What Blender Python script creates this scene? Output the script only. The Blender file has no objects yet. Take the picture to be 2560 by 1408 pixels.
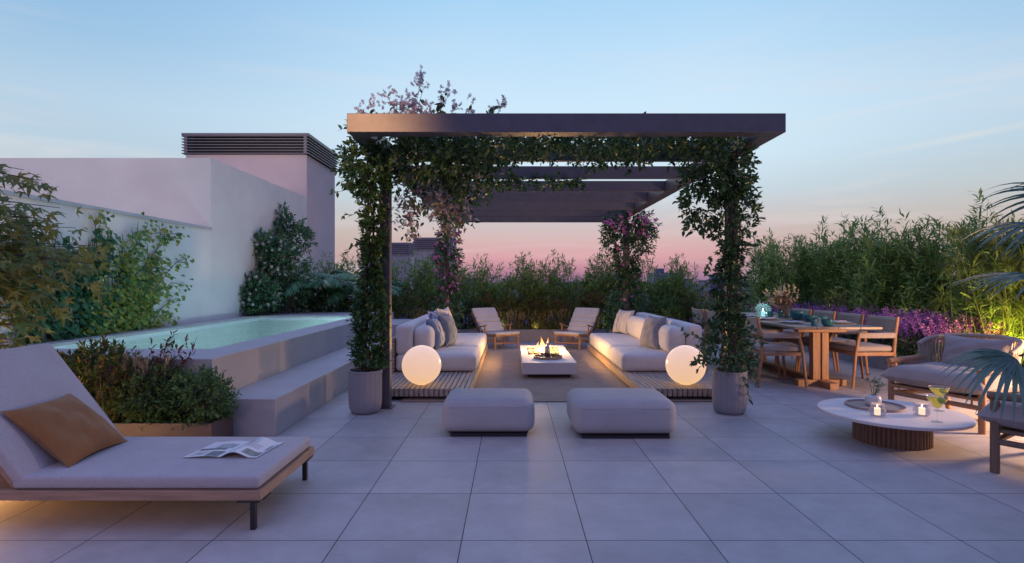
import bpy, math, random
import numpy as np
from mathutils import Vector, Matrix

PI = math.pi
rad = math.radians
S = bpy.context.scene
COL = S.collection
rng = np.random.default_rng(7)
rnd = random.Random(11)


# ------------------------------------------------------------------ colours and materials
def lin(r, g, b):
    f = lambda c: (c / 12.92 if c <= .04045 else ((c + .055) / 1.055) ** 2.4)
    return (f(r / 255), f(g / 255), f(b / 255), 1)


class N:
    """small node-tree helper"""
    def __init__(s, name):
        s.m = bpy.data.materials.new(name)
        s.m.use_nodes = True
        s.t = s.m.node_tree
        s.b = s.t.nodes['Principled BSDF']
        s.out = s.t.nodes['Material Output']

    def n(s, kind, **kw):
        o = s.t.nodes.new(kind)
        for k, v in kw.items():
            if k in o.inputs:
                o.inputs[k].default_value = v
            else:
                setattr(o, k, v)
        return o

    def l(s, a, b):
        s.t.links.new(a, b)

    def co(s, scale=(1, 1, 1), out='Object'):
        tc = s.n('ShaderNodeTexCoord')
        mp = s.n('ShaderNodeMapping')
        mp.inputs['Scale'].default_value = scale
        s.l(tc.outputs[out], mp.inputs[0])
        return mp.outputs[0]

    def noise(s, vec, scale, detail=4, rough=.6):
        o = s.n('ShaderNodeTexNoise')
        o.inputs['Scale'].default_value = scale
        o.inputs['Detail'].default_value = detail
        o.inputs['Roughness'].default_value = rough
        s.l(vec, o.inputs['Vector'])
        return o.outputs['Fac']

    def ramp(s, fac, stops):
        o = s.n('ShaderNodeValToRGB')
        e = o.color_ramp.elements
        while len(e) < len(stops):
            e.new(.5)
        for q, (p, c) in zip(e, stops):
            q.position = p
            q.color = tuple(c[:3]) + (1,)
        s.l(fac, o.inputs[0])
        return o.outputs[0]

    def bump(s, h, strength=.3, dist=.01, prev=None):
        o = s.n('ShaderNodeBump')
        o.inputs['Strength'].default_value = strength
        o.inputs['Distance'].default_value = dist
        s.l(h, o.inputs['Height'])
        if prev is not None:
            s.l(prev, o.inputs['Normal'])
        return o.outputs[0]

    def math(s, op, a, b=None):
        o = s.n('ShaderNodeMath', operation=op)
        for i, x in enumerate((a, b)):
            if x is None:
                continue
            if isinstance(x, (int, float)):
                o.inputs[i].default_value = x
            else:
                s.l(x, o.inputs[i])
        return o.outputs[0]

    def set(s, **kw):
        for k, v in kw.items():
            s.b.inputs[k.replace('_', ' ')].default_value = v
        return s


def shade(c, k):
    return tuple(min(1, x * k) for x in c[:3])


def simple(name, c, rough=.5, var=.12, scale=6, bump=.1, bscale=60, metallic=0, spec=.5, dist=.004):
    m = N(name)
    v = m.co()
    f = m.noise(v, scale)
    m.l(m.ramp(f, [(.3, shade(c, 1 - var)), (.7, shade(c, 1 + var))]), m.b.inputs['Base Color'])
    m.set(Roughness=rough, Metallic=metallic)
    m.b.inputs['Specular IOR Level'].default_value = spec
    if bump:
        m.l(m.bump(m.noise(v, bscale, 3), bump, dist), m.b.inputs['Normal'])
    return m.m


def wood(name, c, axis=0, rough=.55):
    m = N(name)
    sc = [14, 14, 14]
    sc[axis] = 1.2
    v = m.co(sc)
    f = m.noise(v, 2.2, 6, .65)
    m.l(m.ramp(f, [(.25, shade(c, .62)), (.5, c), (.75, shade(c, 1.3))]), m.b.inputs['Base Color'])
    m.set(Roughness=rough)
    m.l(m.bump(m.noise(v, 6, 3), .25, .003), m.b.inputs['Normal'])
    return m.m


def fabric(name, c, weave=260, var=.1, bump=.35, c2=None, rough=.9):
    m = N(name)
    v = m.co()
    w = m.n('ShaderNodeTexVoronoi')
    w.inputs['Scale'].default_value = weave
    m.l(v, w.inputs['Vector'])
    big = m.noise(v, 5, 4)
    base = m.ramp(big, [(.3, shade(c, 1 - var)), (.7, shade(c, 1 + var))])
    mix = m.n('ShaderNodeMix', data_type='RGBA', blend_type='MULTIPLY')
    mix.inputs[0].default_value = 1
    m.l(base, mix.inputs[6])
    m.l(m.ramp(w.outputs['Distance'], [(.0, (1, 1, 1)), (.75, c2 or (.72, .72, .72))]), mix.inputs[7])
    m.l(mix.outputs[2], m.b.inputs['Base Color'])
    m.set(Roughness=rough)
    m.b.inputs['Sheen Weight'].default_value = .15
    b1 = m.bump(m.noise(v, 7, 4), .45, .018)
    m.l(m.bump(w.outputs['Distance'], bump, .002, b1), m.b.inputs['Normal'])
    return m.m


def stripes(name, cols, axis, scale, weave=300):
    m = N(name)
    v = m.co()
    sx = m.n('ShaderNodeSeparateXYZ')
    m.l(v, sx.inputs[0])
    f = m.math('FRACT', m.math('ADD', m.math('MULTIPLY', sx.outputs[axis], scale), .5))
    r = m.n('ShaderNodeValToRGB')
    r.color_ramp.interpolation = 'CONSTANT'
    e = r.color_ramp.elements
    while len(e) < len(cols):
        e.new(.5)
    for q, (p, c) in zip(e, cols):
        q.position = p
        q.color = tuple(c[:3]) + (1,)
    m.l(f, r.inputs[0])
    m.l(r.outputs[0], m.b.inputs['Base Color'])
    m.set(Roughness=.9)
    m.l(m.bump(m.noise(v, weave, 2), .3, .002), m.b.inputs['Normal'])
    return m.m


def leafmat(name, cols, trans=.3, rough=.5, spec=.35, gain=1.5):
    """leaf colour picked per leaf (per mesh island)"""
    m = N(name)
    g = m.n('ShaderNodeNewGeometry')
    st = [(i / max(1, len(cols) - 1), shade(c, gain)) for i, c in enumerate(cols)]
    c = m.ramp(g.outputs['Random Per Island'], st)
    m.l(c, m.b.inputs['Base Color'])
    m.set(Roughness=rough)
    m.b.inputs['Specular IOR Level'].default_value = spec
    tr = m.n('ShaderNodeBsdfTranslucent')
    m.l(c, tr.inputs[0])
    mx = m.n('ShaderNodeMixShader')
    mx.inputs[0].default_value = trans
    m.l(m.b.outputs[0], mx.inputs[1])
    m.l(tr.outputs[0], mx.inputs[2])
    m.l(mx.outputs[0], m.out.inputs[0])
    return m.m


def emit(name, c, s):
    m = N(name)
    m.b.inputs['Base Color'].default_value = tuple(c[:3]) + (1,)
    m.b.inputs['Emission Color'].default_value = tuple(c[:3]) + (1,)
    m.b.inputs['Emission Strength'].default_value = s
    m.set(Roughness=.3)
    return m.m


def glass(name, c, rough=.02, alpha=.25):
    """thin glass: mostly see-through with a tint and a sharp reflection"""
    m = N(name)
    t = m.n('ShaderNodeBsdfTransparent')
    t.inputs[0].default_value = tuple(c[:3]) + (1,)
    g = m.n('ShaderNodeBsdfGlossy')
    g.inputs['Roughness'].default_value = rough
    d = m.n('ShaderNodeBsdfDiffuse')
    d.inputs[0].default_value = tuple(c[:3]) + (1,)
    a = m.n('ShaderNodeMixShader')
    a.inputs[0].default_value = alpha
    m.l(t.outputs[0], a.inputs[1])
    m.l(d.outputs[0], a.inputs[2])
    f = m.n('ShaderNodeLayerWeight')
    f.inputs[0].default_value = .5
    x = m.n('ShaderNodeMixShader')
    m.l(m.math('ADD', .035, m.math('MULTIPLY', m.math('POWER', f.outputs['Facing'], 3.5), .75)), x.inputs[0])
    m.l(a.outputs[0], x.inputs[1])
    m.l(g.outputs[0], x.inputs[2])
    m.l(x.outputs[0], m.out.inputs[0])
    return m.m


# ------------------------------------------------------------------ mesh builder
class MB:
    def __init__(s):
        s.v = []
        s.f = []
        s.mi = []
        s.T = None

    def add(s, vs, fs, mi=0):
        o = len(s.v)
        if s.T is not None:
            vs = [s.T @ Vector(p) for p in vs]
        s.v += [tuple(p) for p in vs]
        s.f += [tuple(o + i for i in f) for f in fs]
        s.mi += [mi] * len(fs)
        return s

    def box(s, x0, x1, y0, y1, z0, z1, r=0, seg=1, puff=0, mi=0):
        h = ((x1 - x0) / 2, (y1 - y0) / 2, (z1 - z0) / 2)
        c = ((x1 + x0) / 2, (y1 + y0) / 2, (z1 + z0) / 2)
        if r <= 0:
            vs = [(c[0] + a * h[0], c[1] + b * h[1], c[2] + d * h[2]) for a in (-1, 1) for b in (-1, 1) for d in (-1, 1)]
            fs = [(0, 1, 3, 2), (4, 6, 7, 5), (0, 4, 5, 1), (2, 3, 7, 6), (0, 2, 6, 4), (1, 5, 7, 3)]
            return s.add(vs, fs, mi)
        r = min(r, min(h) * .999)

        def axis(hh):
            a = [-hh + r * (1 - math.cos(PI / 2 * i / seg)) * 1.0 for i in range(seg)]
            mid = np.linspace(-hh + r, hh - r, 8 if puff else 2)
            b = [hh - r + r * math.sin(PI / 2 * (i + 1) / seg) for i in range(seg)]
            return list(a) + list(mid) + b
        ax = [axis(q) for q in h]
        key = {}
        vs = []
        fs = []

        def vert(p):
            k = tuple(round(q, 6) for q in p)
            if k not in key:
                inn = [max(-(hh - r), min(hh - r, q)) for q, hh in zip(p, h)]
                d = [q - i for q, i in zip(p, inn)]
                L = math.sqrt(sum(q * q for q in d)) or 1
                o = [i + q / L * r for i, q in zip(inn, d)]
                if puff:
                    u, w, t = [max(0, 1 - (o[i] / h[i]) ** 2) for i in range(3)]
                    o = [o[0] * (1 + puff * .35 * w * t), o[1] * (1 + puff * .35 * u * t), o[2] + (1 if o[2] > 0 else .3) * o[2] / h[2] * puff * h[2] * (u * w) ** .6 * (1 if o[2] > 0 else .3)]
                key[k] = len(vs)
                vs.append([c[i] + o[i] for i in range(3)])
            return key[k]
        for a in range(3):
            b, d = (a + 1) % 3, (a + 2) % 3
            for sg in (-1, 1):
                for i in range(len(ax[b]) - 1):
                    for j in range(len(ax[d]) - 1):
                        q = []
                        for (ii, jj) in ((i, j), (i + 1, j), (i + 1, j + 1), (i, j + 1)):
                            p = [0, 0, 0]
                            p[a] = sg * h[a]
                            p[b] = ax[b][ii]
                            p[d] = ax[d][jj]
                            q.append(vert(p))
                        fs.append(tuple(q) if sg > 0 else tuple(q[::-1]))
        return s.add(vs, fs, mi)

    def tube(s, pts, r, n=8, mi=0, caps=True, flat=1):
        pts = [Vector(p) for p in pts]
        rs = r if isinstance(r, (list, tuple)) else [r] * len(pts)
        vs, fs = [], []
        d0 = (pts[1] - pts[0]).normalized()
        up = Vector((0, 0, 1)) if abs(d0.z) < .9 else Vector((1, 0, 0))
        for i, p in enumerate(pts):
            d = (pts[min(i + 1, len(pts) - 1)] - pts[max(i - 1, 0)]).normalized()
            a = d.cross(up)
            if a.length < 1e-4:
                a = d.orthogonal()
            a.normalize()
            b = a.cross(d)
            up = b
            for k in range(n):
                t = 2 * PI * k / n
                vs.append(p + (a * math.cos(t) + b * math.sin(t) * flat) * rs[i])
        for i in range(len(pts) - 1):
            for k in range(n):
                k2 = (k + 1) % n
                fs.append((i * n + k, i * n + k2, (i + 1) * n + k2, (i + 1) * n + k))
        if caps:
            fs.append(tuple(range(n - 1, -1, -1)))
            fs.append(tuple((len(pts) - 1) * n + k for k in range(n)))
        return s.add(vs, [f[::-1] for f in fs], mi)

    def lathe(s, prof, c=(0, 0, 0), n=32, mi=0, flute=0, nfl=0, cap0=True, cap1=False):
        vs, fs = [], []
        for (r, z) in prof:
            for k in range(n):
                t = 2 * PI * k / n
                q = r + (flute * abs(math.sin(t * nfl / 2)) if flute and r > .02 else 0)
                vs.append((c[0] + q * math.cos(t), c[1] + q * math.sin(t), c[2] + z))
        for i in range(len(prof) - 1):
            for k in range(n):
                k2 = (k + 1) % n
                fs.append((i * n + k, i * n + k2, (i + 1) * n + k2, (i + 1) * n + k))
        if cap0:
            fs.append(tuple(range(n - 1, -1, -1)))
        if cap1:
            fs.append(tuple((len(prof) - 1) * n + k for k in range(n)))
        return s.add(vs, fs, mi)

    def grid(s, fn, nu, nv, mi=0, closed=False):
        vs = [fn(i / nu, j / nv) for i in range(nu + 1) for j in range(nv + 1)]
        fs = [(i * (nv + 1) + j, (i + 1) * (nv + 1) + j, (i + 1) * (nv + 1) + j + 1, i * (nv + 1) + j + 1) for i in range(nu) for j in range(nv)]
        return s.add(vs, fs, mi)

    def build(s, name, mats, parent=None, smooth=35, world=True):
        me = bpy.data.meshes.new(name)
        v = s.v
        if parent is not None and world:
            l = parent.location
            v = [(p[0] - l[0], p[1] - l[1], p[2] - l[2]) for p in v]
        me.from_pydata(v, [], s.f)
        for m in (mats if isinstance(mats, (list, tuple)) else [mats]):
            me.materials.append(m)
        if any(s.mi):
            me.polygons.foreach_set('material_index', s.mi)
        if smooth:
            me.shade_smooth()
            if smooth < 180:
                me.set_sharp_from_angle(angle=rad(smooth))
        me.update()
        o = bpy.data.objects.new(name, me)
        COL.objects.link(o)
        if parent is not None:
            o.parent = parent
        return o


def tag(o, label=None, cat=None, group=None, kind=None):
    if label:
        o['label'] = label
    if cat:
        o['category'] = cat
    if group:
        o['group'] = group
    if kind:
        o['kind'] = kind
    return o


def thing(name, label, cat, loc=(0, 0, 0), rz=0, group=None):
    o = bpy.data.objects.new(name, None)
    o.empty_display_size = .1
    COL.objects.link(o)
    o.location = loc
    o.rotation_euler = (0, 0, rz)
    return tag(o, label, cat, group)


def copy_tree(o, loc=None, rz=None, label=None, parent=None, scale=None):
    c = o.copy()
    COL.objects.link(c)
    if parent is not None:
        c.parent = parent
    for ch in [x for x in COL.objects if x.parent == o]:
        copy_tree(ch, parent=c)
    if loc is not None:
        c.location = loc
    if rz is not None:
        c.rotation_euler = (0, 0, rz)
    if label:
        c['label'] = label
    if scale:
        c.scale = scale if isinstance(scale, (tuple, list)) else (scale,) * 3
    return c


# ------------------------------------------------------------------ leaves
def L_ovate(w=.26, fold=.07, droop=.1):
    v = [(0, 0, 0), (.28, -w * .95, fold), (.65, -w * .8, fold * .7 - droop * .4), (1, 0, -droop), (.65, w * .8, fold * .7 - droop * .4), (.28, w * .95, fold), (.28, 0, 0), (.65, 0, -droop * .4)]
    f = [(0, 1, 6), (0, 6, 5), (1, 2, 7, 6), (6, 7, 4, 5), (2, 3, 7), (7, 3, 4)]
    return np.array(v), f


def L_lance(w=.1, droop=.25):
    v = [(0, 0, 0), (.35, -w, .02), (.35, w, .02), (.7, -w * .75, -droop * .35), (.7, w * .75, -droop * .35), (1, 0, -droop)]
    return np.array(v), [(0, 1, 2), (1, 3, 4, 2), (3, 5, 4)]


def L_diamond(w=.3, droop=.05):
    v = [(0, 0, 0), (.45, -w, .05), (1, 0, -droop), (.45, w, .05)]
    return np.array(v), [(0, 1, 2, 3)]


def L_heart():
    v = [(0, 0, 0), (-.12, -.25, .04), (.1, -.46, .03), (.45, -.36, .0), (1, 0, -.16), (.45, .36, 0), (.1, .46, .03), (-.12, .25, .04), (.4, 0, -.03)]
    return np.array(v), [(0, 1, 2, 8), (8, 2, 3, 4), (0, 8, 6, 7), (8, 4, 5, 6)]


def L_maple():
    tips = [(.5, -100), (.85, -52), (1.05, 0), (.85, 52), (.5, 100)]
    pts = [(0, 0)]
    out = []
    for i, (r, a) in enumerate(tips):
        for da, rr in ((-13, .52), (0, 1), (13, .52)):
            t = rad(a + da)
            out.append((r * rr * math.cos(t), r * rr * math.sin(t)))
        if i < 4:
            a2 = rad((a + tips[i + 1][1]) / 2)
            out.append((.3 * math.cos(a2), .3 * math.sin(a2)))
    v = [(0, 0, 0)] + [(x, y, -.25 * (x * x + y * y) + .05 * abs(y)) for x, y in out]
    return np.array(v), [(0, i, i + 1) for i in range(1, len(out))]


def L_star(n=5, w=.22):
    v = [(0, 0, 0)]
    f = []
    for i in range(n):
        a = 2 * PI * i / n
        k = len(v)
        for (r, da) in ((.55, -w * 1.6), (1, 0), (.55, w * 1.6)):
            v.append((r * math.cos(a + da), r * math.sin(a + da), .22 * r * r))
        f.append((0, k, k + 1, k + 2))
    return np.array(v), f


def L_blade(w=.02, bend=.3, k=4):
    v, f = [], []
    for i in range(k + 1):
        t = i / k
        ww = w * (1 - t) ** .7 + .0015
        v += [(t, -ww, bend * t * t * -1), (t, ww, bend * t * t * -1)]
    for i in range(k):
        f.append((2 * i, 2 * i + 2, 2 * i + 3, 2 * i + 1))
    return np.array(v), f


def nrm(a):
    return a / (np.linalg.norm(a, axis=-1, keepdims=True) + 1e-9)


def scatter(name, shape, P, D, sc, mat, parent=None, up=None, upj=.5, world=True, extra=None):
    """n copies of a leaf shape in one mesh: base point P, direction D, size sc"""
    L, F = shape
    P = np.asarray(P, float).reshape(-1, 3)
    D = nrm(np.asarray(D, float).reshape(-1, 3) + 1e-6)
    n = len(P)
    sc = np.broadcast_to(np.asarray(sc, float), (n,))
    U = np.tile(np.array([[0, 0, 1.]]), (n, 1)) if up is None else np.broadcast_to(np.asarray(up, float), (n, 3)).copy()
    U = U + rng.normal(0, upj, (n, 3))
    s = nrm(np.cross(U, D))
    w = np.cross(D, s)
    V = P[:, None, :] + sc[:, None, None] * (L[None, :, 0:1] * D[:, None, :] + L[None, :, 1:2] * s[:, None, :] + L[None, :, 2:3] * w[:, None, :])
    V = V.reshape(-1, 3)
    if parent is not None and world:
        V = V - np.array(parent.location)
    k = len(L)
    fl = np.concatenate([np.array(f) for f in F])
    tot = np.array([len(f) for f in F])
    loops = (fl[None, :] + (np.arange(n) * k)[:, None]).ravel()
    tots = np.tile(tot, n)
    starts = np.concatenate([[0], np.cumsum(tots)[:-1]])
    me = bpy.data.meshes.new(name)
    me.vertices.add(len(V))
    me.vertices.foreach_set('co', V.ravel())
    me.loops.add(len(loops))
    me.loops.foreach_set('vertex_index', loops.astype(np.int32))
    me.polygons.add(len(tots))
    me.polygons.foreach_set('loop_start', starts.astype(np.int32))
    me.polygons.foreach_set('loop_total', tots.astype(np.int32))
    me.polygons.foreach_set('use_smooth', np.ones(len(tots), bool))
    me.update(calc_edges=True)
    me.validate()
    me.materials.append(mat)
    o = bpy.data.objects.new(name, me)
    COL.objects.link(o)
    if parent is not None:
        o.parent = parent
    return o


def sprigs(P, D, nl, tl, spread=.9, jit=.25):
    """leaves set along short twigs: returns leaf points and directions"""
    P = np.asarray(P, float)
    D = nrm(np.asarray(D, float))
    n = len(P)
    a = nrm(np.cross(D, rng.normal(0, 1, (n, 3))))
    b = np.cross(D, a)
    t = (np.arange(nl) + .5) / nl
    ang = np.arange(nl) * 2.4
    pts = P[:, None, :] + D[:, None, :] * (t * tl)[None, :, None]
    side = a[:, None, :] * np.cos(ang)[None, :, None] + b[:, None, :] * np.sin(ang)[None, :, None]
    dirs = D[:, None, :] * (.45 + .5 * t)[None, :, None] + side * spread * (1.1 - .6 * t)[None, :, None] + rng.normal(0, jit, (n, nl, 3))
    return pts.reshape(-1, 3), dirs.reshape(-1, 3)


def rsize(n, a, b):
    return rng.uniform(a, b, n)
# ------------------------------------------------------------------ camera, sky, render settings
H = 1.25
FPX = 1408.0


def at(x, y, Y):
    """the point seen at photograph pixel (x, y), Y metres in front of the camera"""
    return ((x - 1280) * Y / FPX, Y, H - (y - 704) * Y / FPX)


cam = bpy.data.cameras.new('camera')
cam.sensor_fit = 'HORIZONTAL'
cam.sensor_width = 36
cam.lens = 36 * FPX / 2560
cam.clip_start = .05
cam.clip_end = 6000
co = bpy.data.objects.new('camera', cam)
co.location = (0, 0, H)
co.rotation_euler = (PI / 2, 0, 0)
COL.objects.link(co)
S.camera = co
S.view_settings.view_transform = 'Standard'
S.view_settings.look = 'None'
S.view_settings.exposure = 0
S.view_settings.gamma = 1
S.cycles.use_denoising = True
S.cycles.max_bounces = 8
S.cycles.diffuse_bounces = 4
S.cycles.glossy_bounces = 4
S.cycles.transmission_bounces = 8
S.cycles.transparent_max_bounces = 16
S.cycles.sample_clamp_indirect = 4
S.cycles.caustics_reflective = False
S.cycles.caustics_refractive = False

W = bpy.data.worlds.new('World')
S.world = W
W.use_nodes = True
t = W.node_tree
bg = t.nodes['Background']


def wn(kind, **kw):
    o = t.nodes.new(kind)
    for k, v in kw.items():
        setattr(o, k, v)
    return o


def wmath(op, a, b=None, c=None, clamp=False):
    o = wn('ShaderNodeMath', operation=op, use_clamp=clamp)
    for i, x in enumerate((a, b, c)):
        if x is None:
            continue
        if isinstance(x, (int, float)):
            o.inputs[i].default_value = x
        else:
            t.links.new(x, o.inputs[i])
    return o.outputs[0]


def wramp(fac, stops):
    o = wn('ShaderNodeValToRGB')
    e = o.color_ramp.elements
    while len(e) < len(stops):
        e.new(.5)
    for q, (p, c) in zip(e, stops):
        q.position = p
        q.color = c
    t.links.new(fac, o.inputs[0])
    return o.outputs[0]


def wmix(f, a, b):
    o = wn('ShaderNodeMix', data_type='RGBA')
    if isinstance(f, (int, float)):
        o.inputs[0].default_value = f
    else:
        t.links.new(f, o.inputs[0])
    t.links.new(a, o.inputs[6])
    if isinstance(b, tuple):
        o.inputs[7].default_value = b
    else:
        t.links.new(b, o.inputs[7])
    return o.outputs[2]


tc = wn('ShaderNodeTexCoord')
sx = wn('ShaderNodeSeparateXYZ')
t.links.new(tc.outputs['Generated'], sx.inputs[0])
X_, Y_, Z_ = sx.outputs
elev = wmath('DIVIDE', wmath('ARCSINE', Z_), PI / 2)            # -1 .. 1
ele = wmath('MAXIMUM', elev, 0)
az = wmath('ARCTAN2', X_, Y_)                                   # 0 straight ahead, + to the right
d = lambda a: a / 90
glow = wramp(ele, [(0, lin(140, 108, 150)), (d(.9), lin(184, 132, 154)), (d(2.4), lin(220, 164, 171)), (d(4.2), lin(217, 184, 184)),
                   (d(6.2), lin(206, 198, 200)), (d(8.5), lin(202, 219, 230)), (d(12), lin(212, 235, 249)), (d(17), lin(206, 233, 252)),
                   (d(22), lin(190, 224, 250)), (d(27), lin(168, 212, 246)), (d(38), (.42, .58, 1, 1)), (d(60), (.38, .48, 1, 1)), (1, (.35, .44, .98, 1))])
side = wramp(ele, [(0, lin(150, 134, 154)), (d(2.5), lin(198, 168, 164)), (d(5), lin(200, 188, 182)), (d(8), lin(194, 205, 210)),
                   (d(11), lin(188, 210, 226)), (d(15), lin(182, 209, 231)), (d(20), lin(154, 194, 228)), (d(27), lin(130, 178, 223)),
                   (d(42), (.33, .48, .96, 1)), (1, (.35, .44, .98, 1))])
back = wramp(ele, [(0, (.20, .165, .27, 1)), (d(12), (.19, .175, .32, 1)), (d(40), (.26, .29, .62, 1)), (1, (.35, .44, .98, 1))])
daz = wmath('ABSOLUTE', wmath('SUBTRACT', az, .12))
w1 = wn('ShaderNodeMapRange', interpolation_type='SMOOTHSTEP')
t.links.new(daz, w1.inputs[0])
w1.inputs[1].default_value = .14
wid = wn('ShaderNodeMapRange')
t.links.new(ele, wid.inputs[0])
wid.inputs[1].default_value = .03
wid.inputs[2].default_value = .16
wid.inputs[3].default_value = .38
wid.inputs[4].default_value = .9
t.links.new(wid.outputs[0], w1.inputs[2])
c1 = wmix(w1.outputs[0], glow, side)
w2 = wn('ShaderNodeMapRange', interpolation_type='SMOOTHSTEP')
t.links.new(wmath('ABSOLUTE', az), w2.inputs[0])
w2.inputs[1].default_value = .95
w2.inputs[2].default_value = 1.9
c2 = wmix(w2.outputs[0], c1, back)
# thin stretched clouds
mp = wn('ShaderNodeMapping')
mp.inputs['Scale'].default_value = (1.6, 1.6, 15)
mp.inputs['Rotation'].default_value = (rad(4), rad(-3), 0)
t.links.new(tc.outputs['Generated'], mp.inputs[0])
nz = wn('ShaderNodeTexNoise')
nz.inputs['Scale'].default_value = 1.7
nz.inputs['Detail'].default_value = 7
nz.inputs['Roughness'].default_value = .55
nz.inputs['Distortion'].default_value = .4
t.links.new(mp.outputs[0], nz.inputs['Vector'])
cl = wn('ShaderNodeMapRange', interpolation_type='SMOOTHSTEP')
t.links.new(nz.outputs[0], cl.inputs[0])
cl.inputs[1].default_value = .48
cl.inputs[2].default_value = .8
fade = wmath('MULTIPLY', cl.outputs[0], wmath('MULTIPLY', wmath('SUBTRACT', .32, ele, clamp=True), 1.9))
c3 = wmix(fade, c2, lin(236, 226, 226))
# one long pale streak low on the right, as in the photograph
st = wmath('ABSOLUTE', wmath('SUBTRACT', elev, wmath('ADD', wmath('MULTIPLY', wmath('SUBTRACT', az, .6), .055), .122)))
stv = wmath('MULTIPLY', wmath('SUBTRACT', 1, wmath('DIVIDE', st, .0042), clamp=True),
            wmath('MULTIPLY', wmath('SUBTRACT', 1, wmath('MULTIPLY', wmath('ABSOLUTE', wmath('SUBTRACT', az, .68)), 6), clamp=True), .42))
c4 = wmix(wmath('MULTIPLY', stv, wmath('ADD', nz.outputs[0], .35)), c3, lin(240, 232, 215))
# below the horizon: dim dusk ground
low = wn('ShaderNodeMapRange')
t.links.new(elev, low.inputs[0])
low.inputs[1].default_value = 0
low.inputs[2].default_value = -.02
c5 = wmix(low.outputs[0], c4, lin(62, 62, 92))
t.links.new(c5, bg.inputs[0])
bg.inputs[1].default_value = 1.0


def lamp(name, kind, loc, power, col, size=.1, target=None, spot=None, blend=.6):
    l = bpy.data.lights.new(name, kind)
    l.energy = power
    l.color = col[:3]
    if kind == 'SUN':
        l.angle = size
    else:
        l.shadow_soft_size = size
    if spot:
        l.spot_size = rad(spot)
        l.spot_blend = blend
    o = bpy.data.objects.new(name, l)
    o.location = loc
    if target:
        o.rotation_euler = (Vector(target) - Vector(loc)).to_track_quat('-Z', 'Y').to_euler()
    COL.objects.link(o)
    return o


WARM = (1, .52, .22)
# the sun is below the horizon: only its soft pink afterglow from ahead is left
lamp('sun', 'SUN', (0, 30, 14), .12, (1, .82, .76), rad(25), target=(0, 0, 3))
# underwater pool lamps
for yy in (6.0, 7.7, 9.3):
    lamp('pool_lamp', 'POINT', (-3.15, yy, .25), 21, (.86, .97, 1), .07)
# fire
lamp('fire_light', 'POINT', (.47, 8.42, .40), 95, (1, .56, .2), .07)
# garden spotlight behind the camera, on the left end of the pergola
lamp('garden_spotlight', 'SPOT', (-2.35, 0.4, 3.85), 640, (1, .5, .2), .12, target=(-1.3, 4.75, 2.45), spot=19, blend=1)
# lantern on the floor beyond the left edge of the photograph, behind the day bed
lamp('day_bed_floor_light', 'POINT', (-3.9, 3.75, .16), 32, WARM, .08)
# warm light of the house behind the terrace, on the tall wall
lamp('day_bed_floor_light', 'POINT', (-3.2, 3.28, .12), 13, (1, .55, .2), .04)  # unseen lamp under the day bed head, added for the floor glow there
lamp('house_light', 'SPOT', (-7.5, 2.5, 3.0), 540, (1, .86, .79), .4, target=(-7.0, 9.1, 2.7), spot=75, blend=1)
lamp('house_light', 'POINT', (-3.0, -.2, 1.5), 55, (1, .56, .48), .3)
lamp('house_light', 'SPOT', (-5.5, 2.0, 5.6), 1300, (1, .80, .74), .4, target=(-6.2, 13.4, 4.2), spot=22, blend=1)
# yellow uplights in the right planter and a warm bollard lamp beyond the right edge
lamp('uplight', 'SPOT', (5.5, 5.95, .28), 120, (1, .80, .05), .08, target=(5.85, 6.8, 1.5), spot=125, blend=.8)
for yy in (8.0, 10.0, 12.2):
    lamp('uplight', 'SPOT', (5.62, yy, .32), 50, (1, .80, .36), .06, target=(6.15, yy + .1, 1.5), spot=120, blend=.9)
for xx in (-1.9, -.2, .5, 1.9, 3.3):
    lamp('uplight', 'SPOT', (xx, 11.93, .27), 3, (1, .72, .36), .05, target=(xx, 12.7, 1.3), spot=130, blend=.9)
lamp('bollard_light', 'POINT', (5.05, 4.5, .72), 270, (1, .57, .31), .12)

# ------------------------------------------------------------------ materials
M_TILE_P, M_TILE_X, M_TILE_Y = .602, -.243, 2.720


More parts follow.
